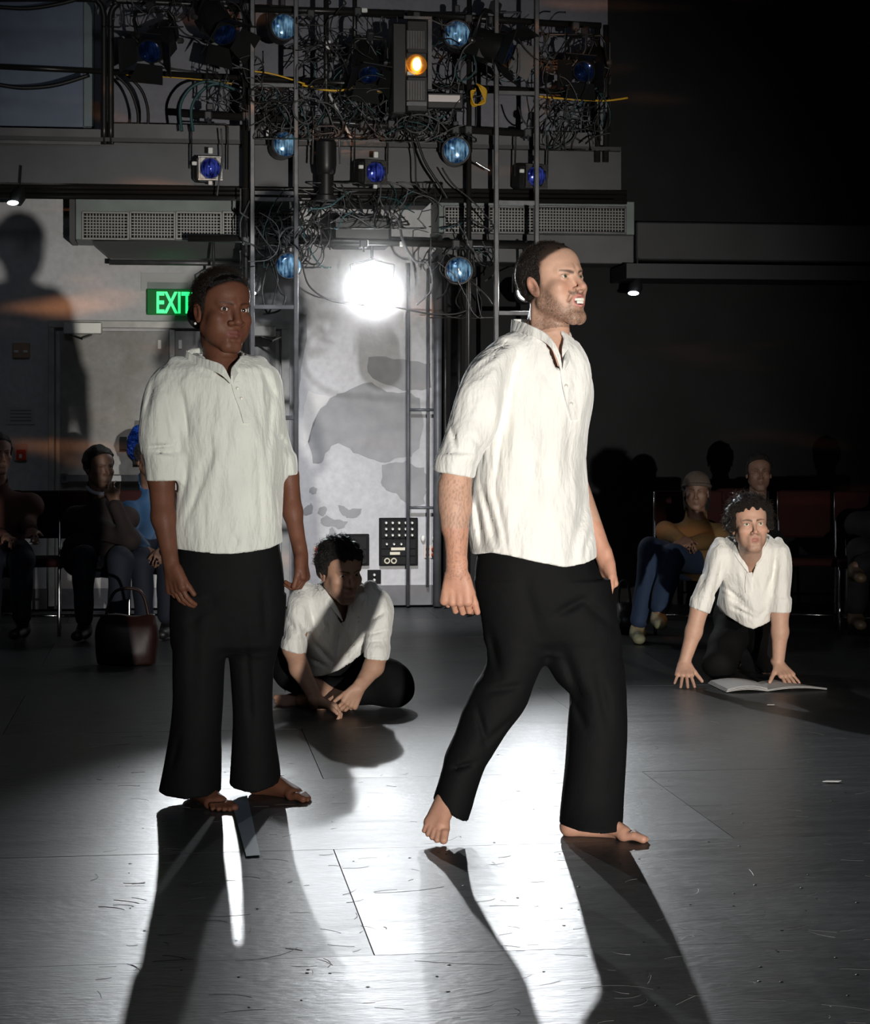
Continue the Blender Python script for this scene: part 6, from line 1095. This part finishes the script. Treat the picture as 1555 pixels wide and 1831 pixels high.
# open script on the floor
t = thing('script_booklet', 'open stapled script lying on the floor between the crawling man\'s hands', 'booklet', P(1365, 1230, 9.73)); t.location.z = 0
M_page = mat('script_paper', (0.62, 0.62, 0.62), 0.7, var=0.05); 
def floor_pt(x, y, h=0.0):
    d = FPX*(CH-h)/(y-HY); p = P(x, y, d); p.z = h; return p
def sheetm(A, B, lift, z0, name, m):
    """gently curling sheet between two edges A (near the fold) and B"""
    n = 8; mb = MB(); top = []; bot = []
    for k_ in range(n+1):
        q = k_/n; h = z0+lift*math.sin(q*math.pi)*0.7
        a = A[0].lerp(B[0], q); b = A[1].lerp(B[1], q); top.append(Vector((a.x, a.y, h))); bot.append(Vector((b.x, b.y, h)))
    return MB().ribbon(top, bot, 0.002).build(name, m, t, 'auto', world=True)
fo = (floor_pt(1344, 1223.5), floor_pt(1371, 1238)); L_ = (floor_pt(1265, 1223), floor_pt(1298, 1239)); R_ = (floor_pt(1412, 1223), floor_pt(1478, 1234))
fo = (floor_pt(1350, 1224), floor_pt(1372, 1237))
for k_ in range(4): sheetm(fo, (L_[0]+Vector((0.004*k_, 0, 0)), L_[1]+Vector((0.003*k_, 0.002*k_, 0))), 0.014+0.002*k_, 0.004+0.004*k_, 'page', M_page)
for k_ in range(2): sheetm(fo, R_, 0.016+0.003*k_, 0.004+0.004*k_, 'page', M_page)
# ---------------------------------------------------------------- audience in the dark, chairs and bags
M_red = mat('dark_red_upholstery', (0.020, 0.0025, 0.002), 0.8, 0, 0.2, bump=0.3, bscale=120); M_chr = mat('chair_chrome', (0.45, 0.45, 0.45), 0.22, 1.0)
def chair():
    t = thing('stacking_chair', 'x', 'chair')
    MB().box((0, 0, 0.44), (0.44, 0.42, 0.05), None, 0.02).build('seat', M_red, t); R = Matrix.Rotation(-0.16, 3, 'X')
    MB().box((0, 0.24, 0.72), (0.43, 0.045, 0.30), R, 0.02).build('backrest', M_red, t)
    for sx in (-1, 1):
        MB().tube(spline([(sx*0.21, -0.20, 0.0), (sx*0.21, -0.18, 0.40), (sx*0.20, -0.12, 0.41)], 3), 0.011, 6).build('leg', M_chr, t, True)
        MB().tube(spline([(sx*0.21, 0.24, 0.0), (sx*0.21, 0.16, 0.41), (sx*0.21, 0.19, 0.52), (sx*0.21, 0.27, 0.86)], 3), 0.011, 6).build('leg', M_chr, t, True)
    MB().tube([(-0.21, -0.19, 0.12), (0.21, -0.19, 0.12)], 0.008, 6).build('stretcher', M_chr, t, True); return t
ch0 = chair(); first = True
def chair_at(x, d, rz, label):
    global first
    c = ch0 if first else copy_tree(ch0); first = False; c.location = ((x-HX)*d/FPX, d, 0); c.rotation_euler = (0, 0, math.radians(rz)); c['label'] = label; c['group'] = 'red stacking chairs of the audience'; return c
for x, d, rz, lb in ((-20, 12.5, 14, 'red stacking chair at the far left edge of the picture'), (92, 12.45, 12, 'empty looking red stacking chair back between the two left spectators'), (168, 12.45, 10, 'red stacking chair under the man resting his chin on his hand'), (262, 12.5, 8, 'red stacking chair behind the standing woman\'s hip'),
     (1232, 12.45, -6, 'red stacking chair under the woman in the knitted hat'), (1345, 13.0, -6, 'red stacking chair of the dark dressed man behind the crawling man'), (1455, 12.5, -8, 'empty red stacking chair right of the crawling man'), (1560, 12.3, -8, 'red stacking chair at the far right edge of the picture')): chair_at(x, d, rz, lb)
def spectator(label, hx, hy, hd, yaw, skin, hairc, top_m, leg_m, hips, knees, feet, hands, elbows, s=1.0, pitch=-2, hairm=None, hat=None, collar=None, shoe_m=None, sh_w=0.19, hl=0.0, face_fem=0):
    c = P(hx, hy, hd); t = thing('person', label, 'person', (c.x, hd-0.2, 0)); H = Head(c, face_dir(yaw, pitch), s, fem=face_fem, cheek=0.6)
    hp = [P(*q) for q in hips]; kn = [P(*q) for q in knees]; ft = [P(*q) for q in feet]; ha = [P(*q) for q in hands]; el = [P(*q) for q in elbows]
    hipc = (hp[0]+hp[1])/2; sc_ = c+Vector((0, 0.05, -0.30*s)); sh = [sc_+Vector((-sh_w, 0.0, 0)), sc_+Vector((sh_w, 0.0, 0))]
    allp = hp+kn+ft+ha+el+sh+[c]; lo = [min(p[i] for p in allp)-0.20 for i in range(3)]; hi = [max(p[i] for p in allp)+0.20 for i in range(3)]; lo[2] = 0.0
    # body: head, neck, hands and slim limbs in one surface
    fine = [[(c[i]-0.13, c[i]+0.14)] for i in range(3)]; S = Field(*[axis(lo[i], hi[i], 0.013, fine[i], 0.006) for i in range(3)])
    S.cap(hipc, sc_, 0.10, 0.10, 0.03); S.cap(sc_+Vector((0, 0, 0.02)), H.w((0, -0.025, -0.06)), 0.056, 0.054, 0.03)
    for i in (0, 1):
        S.cap(sh[i], el[i], 0.045, 0.038, 0.02); S.cap(el[i], ha[i], 0.038, 0.028, 0.02); S.cap(hp[i], kn[i], 0.07, 0.05, 0.03); S.cap(kn[i], ft[i], 0.05, 0.03, 0.02)
        f = (ha[i]-el[i]).normalized(); hand(S, ha[i], f+Vector((0, -0.1, -0.1)), Vector((1-2*i, -0.4, 0.2)), Vector((0.3*(1-2*i), 0.5, -0.7)), 0.95, (35, 38, 42, 46), 2)
    H.carve(S, 0.016)
    def tones(V): C = np.tile(np.array(skin), (len(V), 1)); return np.clip(H.tones(V, C, np.array(skin), hairc, lip=tuple(q*0.75 for q in skin), scalp=not hat), 0, 1)
    link('body', S.mesh(tones), M_skinA, t, world=True)
    r = 0.17*s; S = Field(*[axis(H.c[i]-r, H.c[i]+r, 0.007) for i in range(3)])
    if hat:
        S.ell(H.w((0, -0.020, 0.052)), (0.090*s, 0.104*s, 0.088*s), [H.R[0], H.R[1], H.R[2]], 0.01)
        Y_ = H.loc(S.x[:, None, None], S.y[None, :, None], S.z[None, None, :]); S.F = np.maximum(S.F, ((0.040+0.20*Y_[1])*1.0-Y_[2])*s).astype(f32); hh = link('knitted_hat', S.mesh(), hat, t, world=True)
        b = MB(); ring_ = [H.w((0.088*math.cos(a*math.pi/12), -0.020+0.101*math.sin(a*math.pi/12), 0.042+0.20*(-0.02+0.1*math.sin(a*math.pi/12)))) for a in range(24)]; b.tube(ring_, 0.012, 6, closed=True); b.build('brim', hat, hh, True, world=True)
        S = Field(*[axis(H.c[i]-r, H.c[i]+r, 0.007) for i in range(3)])
        for sx in (-1, 1): S.cap(H.w((sx*0.072, -0.02, 0.03)), H.w((sx*0.070, -0.015, -0.11)), 0.022*s, 0.016*s, 0.01)
        link('hair', S.mesh(), hairm or M_hairK, t, world=True)
    else: hair_cap(H, S, 0.014, 0.004, 110, 5, hl); link('hair', S.mesh(), hairm or M_hairK, t, world=True)
    # top
    S = Field(*[axis(lo[i], hi[i], 0.012) for i in range(3)])
    S.cap(hipc+Vector((0, 0, 0.02)), sc_-Vector((0, 0, 0.06)), 0.155, 0.165, 0.04, ((0, 1, 0), 0.8)); S.cap(sh[0], sh[1], 0.072, 0.072, 0.05); S.cap(sc_, H.w((0, -0.02, -0.115)), 0.075, 0.066, 0.03)
    for i in (0, 1): S.cap(sh[i], el[i], 0.070, 0.056, 0.04); S.cap(el[i], el[i].lerp(ha[i], 0.92), 0.056, 0.042, 0.03)
    S.F = (S.F+0.005*nz(S.x[:, None, None], S.y[None, :, None], S.z[None, None, :], 26, 3)).astype(f32); S.cap(H.w((0, 0, -0.04)), H.w((0, -0.005, -0.135)), 0.062, 0.060, 0.004, sub=True)
    link('sweater', S.mesh(), top_m, t, world=True)
    if collar:
        b = MB(); ring_ = [H.w((0.062*math.cos(a*math.pi/8), -0.010+0.060*math.sin(a*math.pi/8), -0.128-0.022*math.sin(a*math.pi/8))) for a in range(16)]; b.tube(ring_, 0.012, 6, closed=True); b.build('collar', collar, t, True, world=True)
    S = Field(*[axis(lo[i], hi[i], 0.012) for i in range(3)]); S.cap(hp[0], hp[1], 0.13, 0.13, 0.03)
    for i in (0, 1): S.cap(hp[i], kn[i], 0.10, 0.076, 0.04); S.cap(kn[i], kn[i].lerp(ft[i], 0.9), 0.074, 0.056, 0.03)
    S.F = (S.F+0.005*nz(S.x[:, None, None], S.y[None, :, None], S.z[None, None, :], 30, 7)).astype(f32); link('trousers', S.mesh(), leg_m, t, world=True)
    for i in (0, 1):
        f = ft[i]; S = Field(axis(f.x-0.12, f.x+0.12, 0.010), axis(f.y-0.28, f.y+0.12, 0.010), axis(max(0.0, f.z-0.13), f.z+0.10, 0.010)); S.cap(f+Vector((0, 0.02, -0.02)), f+Vector((0, 0, -0.045)), 0.045, 0.045, 0.03); S.cap(f+Vector((0, 0.02, -0.05)), f+Vector((-0.01, -0.17, -0.058)), 0.040, 0.038, 0.03, ((0, 0, 1), 0.8)); link('shoe', S.mesh(), shoe_m or M_black, t, world=True)
    return t
M_jean = mat('blue_jeans', (0.012, 0.03, 0.075), 0.8, bump=0.2, bscale=90); M_brownk = mat('dark_brown_sweater', (0.018, 0.011, 0.010), 0.85); M_tan = mat('tan_sweater', (0.17, 0.10, 0.036), 0.85, bump=0.3, bscale=110); M_blk = mat('black_clothes', (0.006, 0.006, 0.008), 0.85); M_navy = mat('navy_trousers', (0.006, 0.009, 0.02), 0.8)
M_hat = mat('taupe_knit', (0.085, 0.062, 0.048), 0.9, bump=0.6, bscale=140, vec=(1, 1, 0.2)); M_jack = mat('blue_green_jacket', (0.012, 0.045, 0.10), 0.6, var=0.5, vscale=5); M_rust = mat('reddish_brown_coat', (0.075, 0.026, 0.020), 0.85); M_shoe = mat('pale_soled_shoe', (0.22, 0.22, 0.13), 0.6)
sk = (0.20, 0.11, 0.075); hc_ = (0.02, 0.012, 0.01)
spectator('seated man in a dark brown sweater and white collar resting his chin on his hand', 178, 836, 12.3, 38, sk, hc_, M_brownk, M_navy, [(145, 995, 12.45), (195, 995, 12.4)], [(150, 1000, 12.0), (215, 1000, 11.95)], [(150, 1115, 11.95), (212, 1112, 11.9)], [(206, 898, 12.12), (205, 985, 12.0)], [(232, 966, 12.1), (130, 975, 12.3)], 1.05, -4, collar=mat('white_collar', (0.45, 0.45, 0.5), 0.7), shoe_m=M_black, hl=-0.4, sh_w=0.155)
spectator('spectator in a blue and green jacket half hidden behind the standing woman', 268, 822, 12.75, 30, sk, hc_, M_jack, M_navy, [(250, 990, 12.6), (290, 990, 12.6)], [(255, 1000, 12.15), (300, 1000, 12.1)], [(256, 1115, 12.1), (300, 1112, 12.1)], [(262, 985, 12.15), (290, 985, 12.1)], [(225, 945, 12.4), (305, 945, 12.4)], 1.03, sh_w=0.15)
spectator('dim spectator in a reddish brown coat cut off by the left edge', -4, 812, 12.3, 30, (0.28, 0.15, 0.11), hc_, M_rust, M_navy, [(-25, 995, 12.45), (22, 995, 12.4)], [(-15, 1000, 12.0), (38, 1000, 11.95)], [(-15, 1115, 11.95), (40, 1112, 11.9)], [(55, 950, 12.0), (10, 960, 12.0)], [(48, 935, 12.3), (-50, 950, 12.3)], 1.05)
spectator('seated woman in a taupe knitted hat, tan sweater and blue jeans with crossed legs', 1245, 880, 12.2, -10, sk, hc_, M_tan, M_jean, [(1228, 1000, 12.45), (1262, 1000, 12.4)], [(1165, 985, 11.95), (1200, 995, 11.9)], [(1140, 1120, 11.9), (1178, 1095, 11.75)], [(1218, 965, 12.02), (1225, 975, 12.0)], [(1190, 950, 12.2), (1288, 962, 12.2)], 0.92, -3, hat=M_hat, shoe_m=M_shoe, sh_w=0.145, face_fem=1)
spectator('dark dressed man with short dark hair sitting behind the crawling man', 1356, 846, 12.9, 0, sk, hc_, M_blk, M_blk, [(1335, 985, 13.05), (1375, 985, 13.0)], [(1325, 990, 12.6), (1390, 990, 12.6)], [(1325, 1095, 12.5), (1392, 1095, 12.5)], [(1345, 970, 12.6), (1370, 970, 12.6)], [(1308, 950, 12.9), (1408, 950, 12.9)], 1.0, 2)
spectator('spectator with one shoe raised on the other knee at the right edge', 1590, 850, 12.2, -20, sk, hc_, M_blk, M_blk, [(1575, 1000, 12.3), (1620, 1000, 12.3)], [(1538, 985, 11.9), (1640, 990, 11.9)], [(1530, 1095, 11.85), (1530, 1012, 11.75)], [(1590, 960, 12.0), (1605, 965, 12.0)], [(1560, 940, 12.2), (1650, 940, 12.2)], 1.0, 0, shoe_m=mat('brown_shoe', (0.11, 0.075, 0.045), 0.5))
# bags and things under the seats
def bag(x0, y0, x1, y1, d, m, label, strap=True):
    a, b = P(x0, y1, d), P(x1, y0, d); w, h = b.x-a.x, b.z-max(a.z, 0); c = Vector(((a.x+b.x)/2, d, 0)); t = thing('shoulder_bag', label, 'bag', c)
    S = Field(axis(c.x-w/2-0.03, c.x+w/2+0.03, 0.010), axis(d-0.14, d+0.14, 0.010), axis(0.0, h+0.06, 0.010)); S.loft([(0.0, c.x, d, w*0.46, 0.10), (h*0.3, c.x, d, w*0.50, 0.12), (h*0.75, c.x, d, w*0.47, 0.09), (h, c.x, d, w*0.42, 0.03)], 0.0, pw=3.0)
    S.F = (S.F+0.006*nz(S.x[:, None, None], S.y[None, :, None], S.z[None, None, :], 28, 3)).astype(f32); link('bag_body', S.mesh(), m, t, world=True)
    if strap: MB().tube(spline([(-w*0.35, 0, h*0.95), (-w*0.2, 0.02, h+0.12), (w*0.2, 0.02, h+0.12), (w*0.35, 0, h*0.95)], 6), 0.009, 6).build('strap', m, t, True)
bag(172, 1098, 283, 1190, 10.75, mat('russet_leather', (0.022, 0.006, 0.004), 0.5), 'large russet bag on the floor left of the standing woman')
bag(1100, 1072, 1132, 1126, 12.4, mat('black_nylon', (0.012, 0.012, 0.013), 0.4), 'small black bag under the first right chair')
# tape strip and a scrap on the floor
pts = [floor_pt(411, 1424, 0.004), floor_pt(441, 1420, 0.004), floor_pt(465, 1529, 0.004), floor_pt(440, 1531, 0.004)]
tag(MB().slab(pts, (0, 0, 0.001)).build('floor_tape', mat('blue_grey_tape', (0.16, 0.22, 0.28), 0.5)), 'blue grey tape strip stuck to the floor below the woman\'s feet', 'tape')
rs = random.Random(9)
for lb, (x, y, w_) in zip(('small white paper scrap lying near the right edge of the floor', 'tiny white scrap on the floor below the open script'), ((1487, 1397, 0.035), (1378, 1260, 0.02))):
    c = floor_pt(x, y, 0.004); tag(MB().slab([c+Vector((-w_, -0.01, 0)), c+Vector((w_*0.6, -0.014, 0)), c+Vector((w_, 0.008, 0)), c+Vector((-w_*0.5, 0.012, 0))], (0, 0, 0.0015)).build('paper_scrap', M_tape), lb, 'scrap', 'paper scraps on the floor')
# scratches and screw heads in the boards
mb = MB()
for _ in range(240):
    x, y = rs.uniform(150, 1600), rs.uniform(1290, 1840); c = floor_pt(x, y, 0.0002); L = rs.uniform(0.015, 0.09)*(3.0 if rs.random() < 0.1 else 1); a = rs.gauss(0.1, 0.5) if rs.random() < 0.75 else rs.uniform(-1.5, 1.5); k_ = rs.uniform(-1.5, 1.5); pts = []
    for q in range(6): pts.append(c.copy()); c = c+Vector((math.cos(a), math.sin(a), 0))*L/5; a += k_/5
    mb.tube(pts, rs.uniform(0.0004, 0.0009), 3, caps=False)
o = mb.build('scratch_marks', mat('pale_scratch', (0.17, 0.17, 0.17), 0.5), FLOOR); o['kind'] = 'stuff'
mb = MB()
for _ in range(90): c = floor_pt(rs.uniform(200, 1560), rs.uniform(1330, 1830), 0.0005); mb.lathe([(rs.uniform(0.003, 0.006), 0), (0.002, 0.001)], c, (0, 0, 1), 6)
o = mb.build('screw_heads', mat('black_screw', (0.005, 0.005, 0.005), 0.5), FLOOR); o['kind'] = 'stuff'
